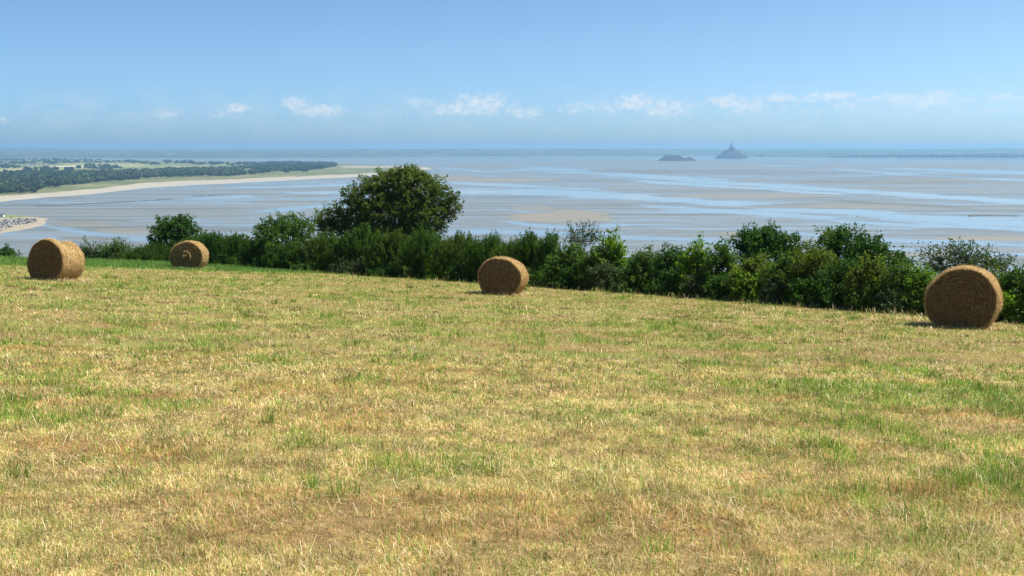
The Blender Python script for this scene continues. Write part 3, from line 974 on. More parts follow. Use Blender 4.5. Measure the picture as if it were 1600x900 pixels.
def build_bay():
    # one sheet to the horizon; rows get wider apart with distance
    px = np.concatenate([np.linspace(-2600, -150, 40), np.linspace(-140, 1740, 420), np.linspace(1760, 4200, 40)])
    rows = np.concatenate([[1500, 1000, 700, 560, 500, 460], np.linspace(440, 300, 150), np.linspace(299.4, 240, 130), np.linspace(239.5, 237.3, 10)])
    PX, PY = np.meshgrid(px, rows, indexing='ij')
    d0 = (PY - YH) / F * 1.0
    # positions on the flat
    u, v = (PX - 800) / F, (450 - PY) / F
    dy, dz = CP + v * SP, -SP + v * CP
    t = (SEA - EYE) / dz
    X, Y = u * t, dy * t
    wet = paint_lines(PX, PY, [
        ([(820, 263), (900, 267), (1000, 275), (1100, 283), (1200, 290), (1300, 297), (1450, 306), (1600, 316), (1760, 326)], 2.8, 1.0),
        ([(980, 281), (1080, 288), (1200, 296), (1330, 304)], 1.8, 0.9),
        ([(940, 271), (1040, 277), (1150, 282)], 1.4, 0.9),
        ([(690, 297), (850, 300), (1000, 308), (1140, 318), (1300, 330), (1450, 342), (1700, 354)], 5.0, 0.75),
        ([(1000, 322), (1140, 330), (1250, 338), (1400, 350), (1700, 366)], 3.0, 0.8),
        ([(700, 362), (800, 363), (900, 366), (1000, 372), (1140, 376)], 4.0, 0.8),
        ([(790, 346), (830, 352), (900, 356), (980, 352)], 1.8, 0.9), ([(790, 326), (806, 329), (830, 331)], 2.0, 0.7),
        ([(1180, 362), (1400, 376), (1700, 388)], 2.5, 0.75), ([(1250, 386), (1400, 391), (1500, 396), (1700, 400)], 2.5, 0.75),
        ([(300, 310), (420, 306), (560, 300)], 2.2, 0.8), ([(370, 293), (470, 291), (600, 288)], 1.8, 0.7), ([(390, 331), (460, 326), (540, 320)], 3.0, 0.6),
        ([(80, 350), (120, 362), (200, 372), (280, 380)], 3.0, 0.6), ([(70, 352), (100, 359), (140, 361)], 2.0, 0.8),
        ([(690, 246.5), (1100, 247.5), (1700, 250)], 0.8, 0.7), ([(1350, 262), (1500, 267), (1700, 272)], 1.2, 0.8), ([(1180, 258), (1300, 263), (1400, 272), (1600, 282), (1700, 290)], 1.3, 0.7),
        ([(680, 262), (760, 268), (840, 264), (900, 262)], 1.6, 0.5), ([(600, 280), (700, 283), (800, 291), (950, 296)], 2.4, 0.6)])
    dry = paint_spots(PX, PY, [
        (885, 339, 78, 11, 1.0), (830, 326, 40, 3.5, 0.7), (1180, 366, 62, 4.0, 0.8), (1290, 322, 130, 4, 0.7), (1120, 306, 110, 3.0, 0.9), (1230, 306, 80, 3.5, 0.7), (760, 281, 110, 3.0, 0.8),
        (690, 276, 60, 3.5, 0.8), (450, 305, 70, 3.0, 0.6), (1420, 397, 90, 5, 0.8), (1560, 372, 90, 5, 0.7), (220, 360, 90, 5, 0.6), (130, 352, 60, 4, 0.5),
        (1450, 282, 90, 3, 0.45), (1250, 262, 120, 2, 0.5), (1500, 258, 120, 2, 0.5), (440, 316, 60, 3, 0.4), (640, 262, 40, 3, 0.8)])
    dark = paint_spots(PX, PY, [(1050, 268, 200, 3.0, 0.5), (1380, 284, 160, 3.5, 0.5), (1240, 270, 150, 2.5, 0.5), (1480, 276, 120, 3, 0.4), (160, 385, 60, 5, 0.7), (150, 372, 60, 3, 0.6), (130, 345, 60, 2.5, 0.6),
                                (190, 345, 20, 1.5, 0.8), (40, 320, 40, 2.0, 0.6), (100, 309, 30, 1.5, 0.7)])
    dark = np.maximum(dark, paint_lines(PX, PY, [([(1280, 312), (1380, 318), (1470, 322), (1530, 327)], 1.6, 0.8), ([(1280, 341), (1370, 346), (1440, 350)], 0.9, 0.8),
                                                 ([(1430, 357), (1500, 358), (1620, 364)], 1.6, 0.6), ([(1090, 302), (1180, 303)], 0.6, 0.7)]))
    k = NT('tidal_sand')
    big = k.noise(k.coords((0.0006, 0.0022, 1)), 1.0, 9, 0.62, 0.6)
    mid = k.noise(k.coords((0.004, 0.016, 1)), 1.0, 8, 0.62, 1.2)
    fine = k.noise(k.coords((0.02, 0.11, 1)), 1.0, 6, 0.65, 0.8)
    streak = k.noise(k.coords((0.0016, 0.02, 1)), 1.0, 8, 0.66, 0.5)
    w = k.math('ADD', k.math('MULTIPLY', big, 0.38), k.math('MULTIPLY', mid, 0.30))
    w = k.math('ADD', w, k.math('MULTIPLY', streak, 0.34))
    w = k.math('ADD', w, k.math('MULTIPLY', k.attr('wet'), 0.24))
    w = k.math('SUBTRACT', w, k.math('MULTIPLY', k.attr('dry'), 0.22))
    w = k.math('ADD', w, k.math('MULTIPLY', k.math('SUBTRACT', fine, 0.5), 0.42))
    wetf = k.ramp(w, [(0.455, 0.0), (0.615, 1.0)])
    dryf = k.ramp(w, [(0.30, 1.0), (0.43, 0.0)])
    mud = k.mix(k.ramp(streak, [(0.38, 0.0), (0.62, 1.0)]), (0.105, 0.112, 0.098), (0.205, 0.205, 0.176))
    c = k.mix(dryf, mud, k.mix(fine, (0.145, 0.13, 0.107), (0.22, 0.195, 0.157)))
    c = k.mix(wetf, c, (0.19, 0.185, 0.155))
    dk = k.math('MULTIPLY', k.attr('dark'), k.ramp(mid, [(0.35, 0.2), (0.6, 1.0)]))
    c = k.mix(dk, c, (0.07, 0.07, 0.06))
    rough = k.mix(wetf, (0.48, 0.48, 0.48), (0.06, 0.06, 0.06))
    rough = k.mix(dryf, rough, (0.9, 0.9, 0.9))
    rough = k.mix(dk, rough, (0.7, 0.7, 0.7))
    k.bsdf(c, rough, 0.45)
    V = np.stack([X, Y, np.full_like(X, SEA)], -1).reshape(-1, 3)
    f = grid_faces(len(px), len(rows))[:, ::-1]
    tag(obj('tidal_flat', mesh('tidal_flat', V, [f], k.m, attrs={'wet': wet, 'dry': dry, 'dark': dark}), None), kind='structure')


SHORE_LO = [(-420, 362), (-200, 337), (-80, 324), (0, 317), (60, 310.5), (150, 304), (225, 295.5), (300, 290.5), (400, 285.5), (480, 281), (560, 277.3), (620, 272.5), (655, 267.5), (676, 263.8)]
SHORE_UP = [(-420, 345), (-200, 325), (-80, 314), (0, 309), (60, 304), (150, 297), (225, 287), (300, 283.7), (400, 279.3), (480, 276.0), (560, 272.6), (620, 268), (655, 265), (674, 263.3)]
BACK = [(-420, 247), (0, 249), (200, 250.5), (400, 253.5), (500, 255.8), (580, 258.5), (640, 261.5), (672, 263.2)]


def curve_px(pts, x):
    p = np.asarray(pts, float)
    return np.interp(x, p[:, 0], p[:, 1])


def flat_xy(PX, PY):
    u, v = (PX - 800) / F, (450 - PY) / F
    t = (SEA - EYE) / (-SP + v * CP)
    return u * t, (CP + v * SP) * t


def plain_z(X, Y, e):
    """height of the coastal plain; e = distance in from the beach crest (0..1 of its own depth)"""
    return SEA + 1.2 + 1.2 * sstep(0, 0.02, e) + 2.0 * sstep(0.02, 0.2, e) + 5.0 * (fbm(X / 260, Y / 420, 3, 19) - 0.45) * sstep(0.0, 0.08, e) * sstep(1.0, 0.85, e) - 7 * sstep(0.93, 1.0, e)


def build_coast():
    xs = np.linspace(-420, 674, 300)
    lo, up, bk = curve_px(SHORE_LO, xs), curve_px(SHORE_UP, xs), curve_px(BACK, xs)
    # beach strip
    wob = 0.9 * (fbm(xs / 25, xs * 0, 3, 4) - 0.5)
    t = np.linspace(0, 1, 8)
    PX = np.repeat(xs[:, None], 8, 1)
    PY = (lo + wob)[:, None] * (1 - t) + (up - 0.35 + 1.8 * (fbm(xs / 12, xs * 0, 3, 6) - 0.5))[:, None] * t
    X, Y = flat_xy(PX, PY)
    Z = SEA - 0.3 + 1.7 * t[None, :] + 0 * X
    k = NT('beach_sand')
    n = k.noise(k.coords((0.02, 0.02, 0.02)), 1, 6, 0.65)
    k.bsdf(k.mix(n, (0.26, 0.236, 0.19), (0.40, 0.36, 0.295)), 0.95, 0.1)
    tag(obj('beach', mesh('beach', np.stack([X, Y, Z], -1).reshape(-1, 3), [grid_faces(len(xs), 8)], k.m, smooth=True)), kind='structure')
    # plain behind it
    nt = 110
    e = np.linspace(0, 1, nt) ** 1.0
    X0, Y0 = flat_xy(xs, up - 0.2)
    X1, Y1 = flat_xy(xs, bk)
    ex = e ** 2.2
    X = X0[:, None] * (1 - ex) + X1[:, None] * ex
    Y = Y0[:, None] * (1 - ex) + Y1[:, None] * ex
    E = np.repeat(ex[None], len(xs), 0)
    Z = plain_z(X, Y, E)
    # picture coordinates only to decide where the farmed fields lie
    q = (Y + 0)
    PYs = YH + F * H / np.maximum(Y, 1)
    PXs = 800 + X / Y * F
    fld = paint_spots(PXs, PYs, [(330, 262, 40, 2, 0.8), (60, 253.5, 60, 1.2, 0.9), (250, 257, 60, 1.2, 0.8), (20, 268, 40, 5, 1), (85, 264, 55, 5.5, 1), (170, 259, 85, 4.5, 1), (260, 262, 40, 3, 0.6), (290, 263, 30, 2.5, 0.7)])
    pale = paint_spots(PXs, PYs, [(130, 261.3, 50, 1.1, 1), (165, 265, 20, 0.9, 1), (55, 259, 10, 0.8, 0.6)])
    marsh = paint_spots(PXs, PYs, [(590, 262, 55, 2.2, 1.0), (640, 264, 40, 1.5, 1.0)])
    dune = sstep(0.009, 0.0, E) * (0.15 + 0.9 * sstep(0.48, 0.62, fbm(X / 60, Y / 90, 3, 77)))
    k = NT('plain_land')
    n1 = k.noise(k.coords((0.006, 0.004, 1)), 1, 6, 0.6)
    n2 = k.noise(k.coords((0.03, 0.02, 1)), 1, 5, 0.65)
    c = k.ramp(n1, [(0.3, (0.035, 0.06, 0.022)), (0.5, (0.09, 0.115, 0.04)), (0.7, (0.20, 0.19, 0.09))])
    c = k.mix(k.math('MULTIPLY', n2, 0.45), c, (0.25, 0.215, 0.12))
    fc = k.ramp(k.noise(k.coords((0.0025, 0.0012, 1)), 1, 1, 0.4), [(0.38, (0.12, 0.17, 0.04)), (0.48, (0.36, 0.30, 0.15)), (0.58, (0.17, 0.21, 0.06))])
    c = k.mix(k.attr('fld'), c, fc)
    c = k.mix(k.attr('pale'), c, (0.62, 0.55, 0.40))
    c = k.mix(k.attr('dune'), c, (0.48, 0.39, 0.25))
    c = k.mix(k.attr('marsh'), c, k.mix(n2, (0.24, 0.21, 0.15), (0.36, 0.31, 0.235)))
    k.bsdf(c, 0.95, 0.1)
    me = mesh('coastal_plain', np.stack([X, Y, Z], -1).reshape(-1, 3), [grid_faces(len(xs), nt)], k.m, smooth=True, attrs={'fld': fld, 'pale': pale, 'dune': dune, 'marsh': marsh})
    tag(obj('coastal_plain', me), kind='structure')

    # sandy point with its revetment, lower on the left
    pl = [(-160, 395), (-60, 378), (0, 365.5), (30, 360.5), (55, 356), (70, 352), (76, 348.5), (72, 345), (80, 341.5), (60, 339), (35, 336.5), (0, 334), (-60, 330), (-160, 325)]
    P = np.array([flat_xy(np.array(float(a)), np.array(float(b))) for a, b in pl])
    c = np.array(flat_xy(np.array(-50.0), np.array(349.0)))
    rings = []
    dense = []
    for i in range(len(P)):
        a, b = P[i], P[(i + 1) % len(P)]
        for t_ in np.linspace(0, 1, 5, endpoint=False):
            dense.append(a + (b - a) * t_)
    dense = np.array(dense)
    prof = [(1.0, -0.4), (0.96, 0.2), (0.86, 0.7), (0.7, 1.3), (0.5, 1.8), (0.25, 2.1), (0.02, 2.3)]
    V = []
    for s_, z_ in prof:
        q = c + (dense - c) * s_
        V.append(np.column_stack([q, np.full(len(q), SEA + z_) + (0.4 * (fbm(q[:, 0] / 12, q[:, 1] / 12, 3, 2) - 0.5))]))
    V = np.stack(V, 1)
    k = NT('point_sand')
    n = k.noise(k.coords((0.05, 0.05, 0.05)), 1, 5, 0.6)
    g = k.math('MULTIPLY', k.attr('turf'), k.ramp(n, [(0.35, 0.3), (0.5, 1.0)]))
    col = k.mix(g, k.mix(n, (0.24, 0.205, 0.15), (0.34, 0.29, 0.22)), k.mix(n, (0.09, 0.13, 0.03), (0.16, 0.2, 0.06)))
    k.bsdf(col, 0.95, 0.1)
    pt = flat_xy(np.array(-10.0), np.array(338.0))
    tf = sstep(75, 40, np.hypot((V[..., 0] - pt[0]) * 1.0, (V[..., 1] - pt[1]) * 0.75))
    tag(obj('sand_point', mesh('sand_point', V.reshape(-1, 3), [grid_faces(len(dense), len(prof), True)], k.m, smooth=True, attrs={'turf': tf})), kind='structure')
    # boulders heaped along it
    Bq = Buf()
    r = np.random.default_rng(4)
    ico = np.array([(0, 0, 1), (0.9, 0, 0.2), (0, 0.9, 0.1), (-0.9, 0.1, 0), (0, -0.9, 0.2), (0.5, 0.5, -0.6), (-0.5, -0.5, -0.6)])
    tri = [(0, 1, 2), (0, 2, 3), (0, 3, 4), (0, 4, 1), (1, 5, 2), (2, 5, 3), (3, 6, 4), (4, 6, 1), (1, 6, 5), (3, 5, 6)]
    n = 1900
    tx = r.uniform(-60, 56, n)
    ty = np.interp(tx, [-60, 0, 30, 56], [359, 353, 348.5, 346.5]) + r.normal(0, 1, n) * np.interp(tx, [-60, 0, 56], [4.2, 3.6, 0.9])
    bx, by = flat_xy(tx, ty)
    for i in range(n):
        s_ = r.uniform(0.6, 2.0)
        V = ico * s_ * r.uniform(0.7, 1.2, (7, 3))
        a = r.uniform(0, 6.28)
        V = V @ np.array([[math.cos(a), -math.sin(a), 0], [math.sin(a), math.cos(a), 0], [0, 0, 0.8]])
        Bq.add(V + np.array([bx[i], by[i], SEA + 1.0 + r.uniform(-0.5, 1.5)]), tris=tri, col=np.full(3, 1.0) * r.choice([0.05, 0.09, 0.15, 0.24, 0.32]) * np.array([1, 0.97, 0.95]))
    k = NT('boulders')
    k.bsdf(k.attr('tint', 'Color'), 0.9, 0.2)
    tag(Bq.build('boulder_revetment', k.m), 'grey boulder heap edging the sandy point at the left edge', 'boulders', kind='stuff')
    # small white hut on the turf of the point
    p = flat_xy(np.array(3.5), np.array(341.0))
    hut = empty('hut', (p[0], p[1], SEA + 1.9))
    tag(hut, 'tiny white hut with dark roof on the grassy point behind the boulders', 'hut')
    q = Buf(); box(q, -2.3, 2.3, -2, 2, 0, 2.6); q.build('wall', M['white'], hut)
    q = Buf(); gable(q, -2.3, 2.3, -2, 2, 2.62, 4.2, 0.3); q.build('roof', M['slate'], hut)
    q = Buf(); box(q, -0.5, 0.5, -2.06, -2.003, 0.0, 2.0); q.build('door', M['slate'], hut)

    # dark reefs exposed on the sand
    def reef(pts, width, label, seed):
        r = np.random.default_rng(seed)
        pts = np.array(pts, float)
        xx = np.linspace(pts[0, 0], pts[-1, 0], 160)
        yy = np.interp(xx, pts[:, 0], pts[:, 1])
        X, Y = flat_xy(xx, yy)
        a = np.linspace(-1, 1, 9)
        wv = width * (0.25 + 1.2 * fbm(xx / 14, xx * 0, 3, seed)) * np.minimum(1, np.minimum(xx - xx[0], xx[-1] - xx) / 12 + 0.05)
        PX_ = np.repeat(X[:, None], 9, 1)
        PY_ = Y[:, None] + a[None] * wv[:, None]
        Z = SEA - 0.25 + (1.1 * (1 - a[None] ** 2) * (0.3 + 1.0 * fbm(PX_ / 9, PY_ / 9, 3, seed + 1)))
        o = obj('rock_reef', mesh('rock_reef', np.stack([PX_, PY_, Z], -1).reshape(-1, 3), [grid_faces(160, 9)], M['reef'], smooth=False))
        tag(o, label, 'reef', 'dark rock reefs bared by the tide')
    reef([(48, 322.3), (90, 320.8), (150, 318), (205, 315), (270, 311.3)], 16, 'long dark rock reef lying on wet sand along the beach', 11)
    reef([(300, 306.6), (325, 306), (348, 305)], 16, 'short dark rock reef on the sand beyond the end of the long one', 12)
    reef([(1512, 337.5), (1545, 337), (1592, 337.6)], 10, 'dark rock reef alone on the wet sand at the right', 13)

    # far woods on the plain: lumpy crowns
    def crown_mesh(name, seed, nleaf=240):
        r = np.random.default_rng(seed)
        V, Q, n = [], [], 0
        Bq = Buf()
        lobes = [(np.array([r.normal(0, 0.22), r.normal(0, 0.22), r.uniform(0.45, 0.75)]), r.uniform(0.24, 0.36)) for _ in range(6)]
        for c_, rr in lobes:
            m = nleaf // 6
            d = unit(r.normal(0, 1, (m, 3)))
            C = c_ + d * rr * (r.uniform(0.8, 1.05, (m, 1)))
            D = unit(np.cross(d, r.normal(0, 1, (m, 3))))
            N = unit(d + r.normal(0, 0.35, (m, 3)))
            S_ = unit(np.cross(D, N))
            L = r.uniform(0.13, 0.22, (m, 1))
            P = np.stack([C - D * L, C + S_ * L * 0.8, C + D * L, C - S_ * L * 0.8], 1).reshape(-1, 3)
            Bq.add(P, quads=np.arange(m)[:, None] * 4 + np.array([[0, 1, 2, 3]]))
        tube(Bq, [(0, 0, -0.1), (0.01, 0, 0.25), (0, 0.01, 0.5)], [0.045, 0.035, 0.02], 5)
        return Bq
    protos = [crown_mesh('c', 50 + i) for i in range(6)]
    r = np.random.default_rng(21)
    low = [(-420, 336), (-200, 317), (-60, 307), (0, 304), (55, 303), (70, 296), (105, 292), (150, 287.5), (200, 283.5), (250, 280), (300, 278.2), (360, 277.5), (400, 274.5), (430, 271.5), (480, 269.5), (525, 262)]
    hi = [(-420, 250), (-200, 262), (-60, 268), (0, 272), (55, 271), (105, 272), (150, 273), (200, 272), (250, 269), (300, 267.5), (360, 266), (400, 262), (430, 260), (480, 258.5), (525, 260)]
    N = 2700
    tx = r.uniform(-300, 525, N)
    u = r.random(N)
    ty = curve_px(low, tx) * (1 - u) + curve_px(hi, tx) * u
    gap = fbm(tx / 30, ty / 5, 3, 15)
    m = (gap > 0.30) | (u < 0.25)
    tx, ty = tx[m], ty[m]
    # hedgerows and far clumps behind
    def row(x0, y0, x1, y1, n, j=0.4):
        a = r.random(n)
        return x0 + (x1 - x0) * a, y0 + (y1 - y0) * a + r.normal(0, j, n)
    ex_ = [row(-60, 256, 90, 257, 90, 1.2), row(90, 255.5, 215, 254.5, 60, 0.5), row(-40, 262, 30, 264, 40, 0.7), row(130, 260.3, 190, 264.5, 28, 0.3), row(118, 263.5, 175, 267.5, 24, 0.5), row(200, 254.8, 250, 259, 30, 0.6),
           row(255, 254.5, 305, 256.5, 60, 0.9), row(300, 258, 400, 259, 70, 1.0), row(395, 259, 470, 257, 90, 1.0), row(440, 255.5, 525, 259.5, 80, 0.8), row(-100, 252.5, 160, 251.5, 110, 0.5), row(30, 267, 120, 269, 24, 0.8)]
    tx = np.concatenate([tx] + [a for a, _ in ex_])
    ty = np.concatenate([ty] + [b for _, b in ex_])
    X, Y = flat_xy(tx, ty)
    order = np.argsort(-(ty) + 0 * tx)          # nearest first
    tx, ty, X, Y = tx[order], ty[order], X[order], Y[order]
    X0v, Y0v = flat_xy(tx, curve_px(SHORE_UP, tx)); X1v, Y1v = flat_xy(tx, curve_px(BACK, tx))
    Ev = np.clip((Y - Y0v) / (Y1v - Y0v), 0, 1)
    Zv = plain_z(X, Y, Ev)
    scale = r.uniform(9, 16, len(X))
    far = [M['far_a'], M['far_b'], M['far_c']]
    pm = [[None] * 3 for _ in protos]
    nind = 0
    stuff = [Buf(), Buf(), Buf()]
    for i in range(len(X)):
        kq, mt = int(r.integers(0, 6)), int(r.integers(0, 3))
        sx = scale[i] * r.uniform(0.85, 1.35)
        inside = -20 < tx[i] < 540
        if inside and nind < 110 and ty[i] > 276:
            if pm[kq][mt] is None:
                b = protos[kq]
                pm[kq][mt] = mesh('far_tree', np.concatenate(b.V), [np.concatenate(b.Q)], far[mt])
            o = obj('far_tree', pm[kq][mt], None, (X[i], Y[i], Zv[i] - 0.4))
            o.scale = (sx, sx, scale[i])
            o.rotation_euler = (0, 0, r.uniform(0, 6.28))
            tag(o, 'distant rounded tree at the front of the wood behind the beach', 'tree', 'trees at the front of the far wood')
            nind += 1
        else:
            b = protos[kq]
            a = r.uniform(0, 6.28)
            R = np.array([[math.cos(a), -math.sin(a), 0], [math.sin(a), math.cos(a), 0], [0, 0, 1]])
            V = (np.concatenate(b.V) * np.array([sx, sx, scale[i]])) @ R.T + np.array([X[i], Y[i], Zv[i] - 0.4])
            stuff[mt].add(V, quads=np.concatenate(b.Q))
    Vv, Qv, mi, off = [], [], [], 0
    for j in range(3):
        V = np.concatenate(stuff[j].V); Q = np.concatenate(stuff[j].Q)
        Vv.append(V); Qv.append(Q + off); mi.append(np.full(len(Q), j)); off += len(V)
    tag(obj('distant_wood', mesh('distant_wood', np.concatenate(Vv), [np.concatenate(Qv)], far, matidx=np.concatenate(mi))), 'blue green woods and hedgerows on the low coast behind the beach', 'wood', kind='stuff')
    # lone shrubs on the dune tip
    for (px_, py_, h_, lab) in ((497, 267.5, 12, 'lone round tree on the dune tip beyond the wood'), (474, 271.5, 9, 'lower lone tree on the dunes left of the dune tip tree'), (446, 272.5, 7, 'small lone bush on the dunes nearest the wood')):
        x_, y_ = flat_xy(np.array(float(px_)), np.array(float(py_)))
        o = obj('far_tree', mesh('far_tree', np.concatenate(protos[2].V), [np.concatenate(protos[2].Q)], far[0]), None, (x_, y_, SEA + 4))
        o.scale = (h_ * 2.2, h_ * 1.6, h_ * 1.5)
        tag(o, lab, 'tree')
    # houses
    for (px_, py_, w_, lab, wallm) in ((52, 259.6, 42, 'long pale farm building among far fields, left of the tall tower', M['cream']), (3, 258.5, 22, 'pale house at the left edge in the far hedgerow', M['white']),
                                (10, 258.8, 20, 'second pale house in the far hedgerow', M['white']), (36, 301.5, 14, 'pale house between the trees just above the beach', M['cream']),
                                (171, 280.5, 18, 'small pale house at the edge of the far wood', M['cream']), (154, 281.5, 12, 'smaller pale house at the far wood, nearest its middle', M['cream'])):
        x_, y_ = flat_xy(np.array(float(px_)), np.array(float(py_)))
        h_ = empty('far_house', (x_, y_, SEA + 4.5))
        tag(h_, lab, 'house', 'pale houses on the low coast')
        hh = 5.5 if w_ < 30 else 7
        q = Buf(); box(q, -w_ / 2, w_ / 2, -5, 5, -3, hh); q.build('wall', wallm, h_)
        q = Buf(); gable(q, -w_ / 2, w_ / 2, -5, 5, hh + 0.02, hh + 4, 0.4); q.build('roof', M['slate'], h_)
    x_, y_ = flat_xy(np.array(89.0), np.array(256.8))
    tw = empty('church_tower', (x_, y_, SEA + 3))
    tag(tw, 'thin church tower standing above the far fields', 'church tower')
    q = Buf(); box(q, -4, 4, -4, 4, -3, 24); q.build('tower', M['stone'], tw)
    q = Buf(); q.add([(-4.2, -4.2, 24.02), (4.2, -4.2, 24.02), (4.2, 4.2, 24.02), (-4.2, 4.2, 24.02), (0, 0, 36)], tris=[(0, 1, 4), (1, 2, 4), (2, 3, 4), (3, 0, 4)]); q.build('spire', M['slate'], tw)


# ------------------------------------------------------------------ far land and the two islands
def build_far():
    px = np.linspace(-1500, 3100, 620)
    base = np.interp(px, [-1500, -300, 0, 170, 400, 560, 700, 900, 1000, 1100, 1190, 1300, 1600, 1900, 3100], [250, 248.5, 248, 247, 246.5, 246, 244.5, 244, 244, 243, 245, 246, 247, 248, 250])
    top = 232.2 - 1.2 * np.exp(-((px - 35) / 60) ** 2) - 0.5 * np.exp(-((px - 120) / 120) ** 2) - 0.5 * np.exp(-((px - 1540) / 80) ** 2) - 1.0 * (fbm(px / 90, px * 0, 4, 3) - 0.5)
    s = np.linspace(0, 1, 46)
    r0 = F * H / (base - YH)
    R = r0[:, None] * (1 - s ** 1.25) + (21000 + 2500 * np.sin(px / 170.0))[:, None] * s ** 1.25
    row = base[:, None] + (top - base)[:, None] * s[None] ** 0.62
    PX = np.repeat(px[:, None], len(s), 1)
    X = (PX - 800) / F * R
    Z = EYE - (row - YH) / F * R
    Z = Z + (fbm(X / 900, R / 2600, 4, 8) - 0.5) * 44 * sstep(0, 0.12, s)[None] * sstep(1.0, 0.9, s)[None]
    Z[:, 0] = SEA - 2
    k = NT('far_land')
    n = k.noise(k.coords((0.0016, 0.0005, 1)), 1, 6, 0.65)
    n2 = k.noise(k.coords((0.005, 0.0012, 1)), 1, 4, 0.6)
    c = k.ramp(n, [(0.40, (0.012, 0.025, 0.01)), (0.52, (0.035, 0.055, 0.02)), (0.62, (0.16, 0.16, 0.075))])
    c = k.mix(k.ramp(n2, [(0.60, 0.0), (0.65, 1.0)]), c, (0.55, 0.48, 0.33))
    k.bsdf(c, 0.95, 0.05)
    me = mesh('far_hills', np.stack([X, R, Z], -1).reshape(-1, 3), [grid_faces(len(px), len(s))], k.m, smooth=True)
    tag(obj('far_hills', me), kind='structure')
    # tree belt along the right-hand shore of the bay
    r = np.random.default_rng(31)
    B = Buf()
    n = 1400
    tx = r.uniform(1185, 1800, n)
    dens = fbm(tx / 40, tx * 0, 3, 44)
    tx = tx[(dens > 0.40) | (tx > 1440)]
    d = F * H / (np.interp(tx, px, base) - YH) + r.uniform(20, 900, len(tx))
    th, ph = np.meshgrid(np.linspace(0, 2 * PI, 7, endpoint=False), np.linspace(0.05, 1.5, 4), indexing='ij')
    dome = np.stack([np.cos(th) * np.cos(ph), np.sin(th) * np.cos(ph), np.sin(ph)], -1).reshape(-1, 3)
    gf = grid_faces(7, 4, True)
    for i in range(len(tx)):
        w = r.uniform(14, 40)
        hgt = r.uniform(12, 22) + 16 * float(sstep(1280, 1500, tx[i]))
        V = dome * np.array([w, w, hgt]) * r.uniform(0.8, 1.15, (len(dome), 1)) + np.array([(tx[i] - 800) / F * d[i], d[i], SEA])
        B.add(V, quads=gf)
    tag(B.build('distant_tree_belt', M['far_a'], smooth=True), 'thin blue belt of woods along the far right shore of the bay', 'wood', kind='stuff')

    # abbey island
    x_, y_ = flat_xy(np.array(1142.5), np.array(247.2))
    sc = y_ / F
    isl = empty('abbey_island', (x_, y_, SEA))
    tag(isl, 'steep abbey island crowned by a tall thin spire far across the bay', 'island')

    def polar(buf, prof, seed, rough, n=40, sx=1.0, sy=0.85):
        th = np.linspace(0, 2 * PI, n, endpoint=False)
        V = []
        for rr, z in prof:
            q = rr * (1 + rough * (fbm(np.cos(th) * 2 + 9 + rr * 0.01, np.sin(th) * 2 + z * 0.03, 3, seed) - 0.5))
            V.append(np.stack([q * np.cos(th) * sx, q * np.sin(th) * sy, np.full(n, float(z))], 1))
        buf.add(np.stack(V, 1).reshape(-1, 3), quads=grid_faces(n, len(prof), True))
    q = Buf(); polar(q, [(150, -2), (143, 9), (122, 20), (109, 36), (95, 52), (80, 66), (62, 78), (38, 86), (2, 88)], 3, 0.25, sx=1.0); q.build('rock', M['islet'], isl)
    q = Buf(); polar(q, [(156, -2), (154, 13), (149, 13.5), (147, 10)], 4, 0.10); q.build('rampart', M['stone'], isl)
    for sx_, rr in ((-1, 8), (1, 9)):
        q = Buf()
        th = np.linspace(0, 2 * PI, 12, endpoint=False)
        V = np.stack([np.stack([rr * np.cos(th) + sx_ * 138, rr * np.sin(th) - 60, np.full(12, z)], 1) for z in (-2.0, 19.0)] + [np.stack([0 * th + sx_ * 138, 0 * th - 60, np.full(12, 27.0)], 1)], 1)
        q.add(V.reshape(-1, 3), quads=grid_faces(12, 3, True)); q.build('rampart_tower', M['stone'], isl)
    r = np.random.default_rng(8)
    for i in range(34):
        a = r.uniform(PI * 1.02, PI * 1.98)
        rad_ = r.uniform(96, 136)
        zz = np.interp(rad_, [92, 100, 126, 146], [38, 26, 18, 9])
        w, dp, hh = r.uniform(7, 15), r.uniform(7, 10), r.uniform(7, 12)
        q = Buf(); box(q, -w / 2, w / 2, -dp / 2, dp / 2, -8, hh)
        gable(q, -w / 2, w / 2, -dp / 2, dp / 2, hh + 0.01, hh + 5, 0.3)
        q.build('village_house', M['stone'], isl, loc=(rad_ * math.cos(a), rad_ * 0.85 * math.sin(a), zz))
    q = Buf()
    box(q, -58, -30.1, -40, 10, 36, 74); box(q, -30, 26, -48, 12, 34, 92); box(q, 26.1, 50, -40, 14, 36, 82); box(q, 50.1, 80, -30, 12, 30, 66)
    for bx_ in np.arange(-27, 26, 8):
        box(q, bx_ - 1.3, bx_ + 1.3, -51, -48.2, 34, 76)
    q.build('abbey', M['stone'], isl)
    ch = Buf(); box(ch, -22, 24, -14, 10, 70, 104); gable(ch, -22, 24, -14, 10, 104.02, 114, 0.4); box(ch, 24.5, 36, -10, 6, 70, 97)
    ch = ch.build('church', M['stone'], isl)
    q = Buf(); box(q, -7, 7, -8, 6, 100, 128); q.build('tower', M['stone'], ch)
    q = Buf(); q.add([(-6.8, -7.8, 128.02), (6.8, -7.8, 128.02), (6.8, 5.8, 128.02), (-6.8, 5.8, 128.02), (0, -1, 162)], tris=[(0, 1, 4), (1, 2, 4), (2, 3, 4), (3, 0, 4)])
    tube(q, [(0, -1, 150), (0, -1, 162), (0, -1, 168)], [1.8, 1.3, 0.8], 6); q.build('spire', M['slate'], ch)
    # neighbouring bare islet
    x_, y_ = flat_xy(np.array(1058.0), np.array(251.3))
    xx = np.linspace(-148, 148, 70)
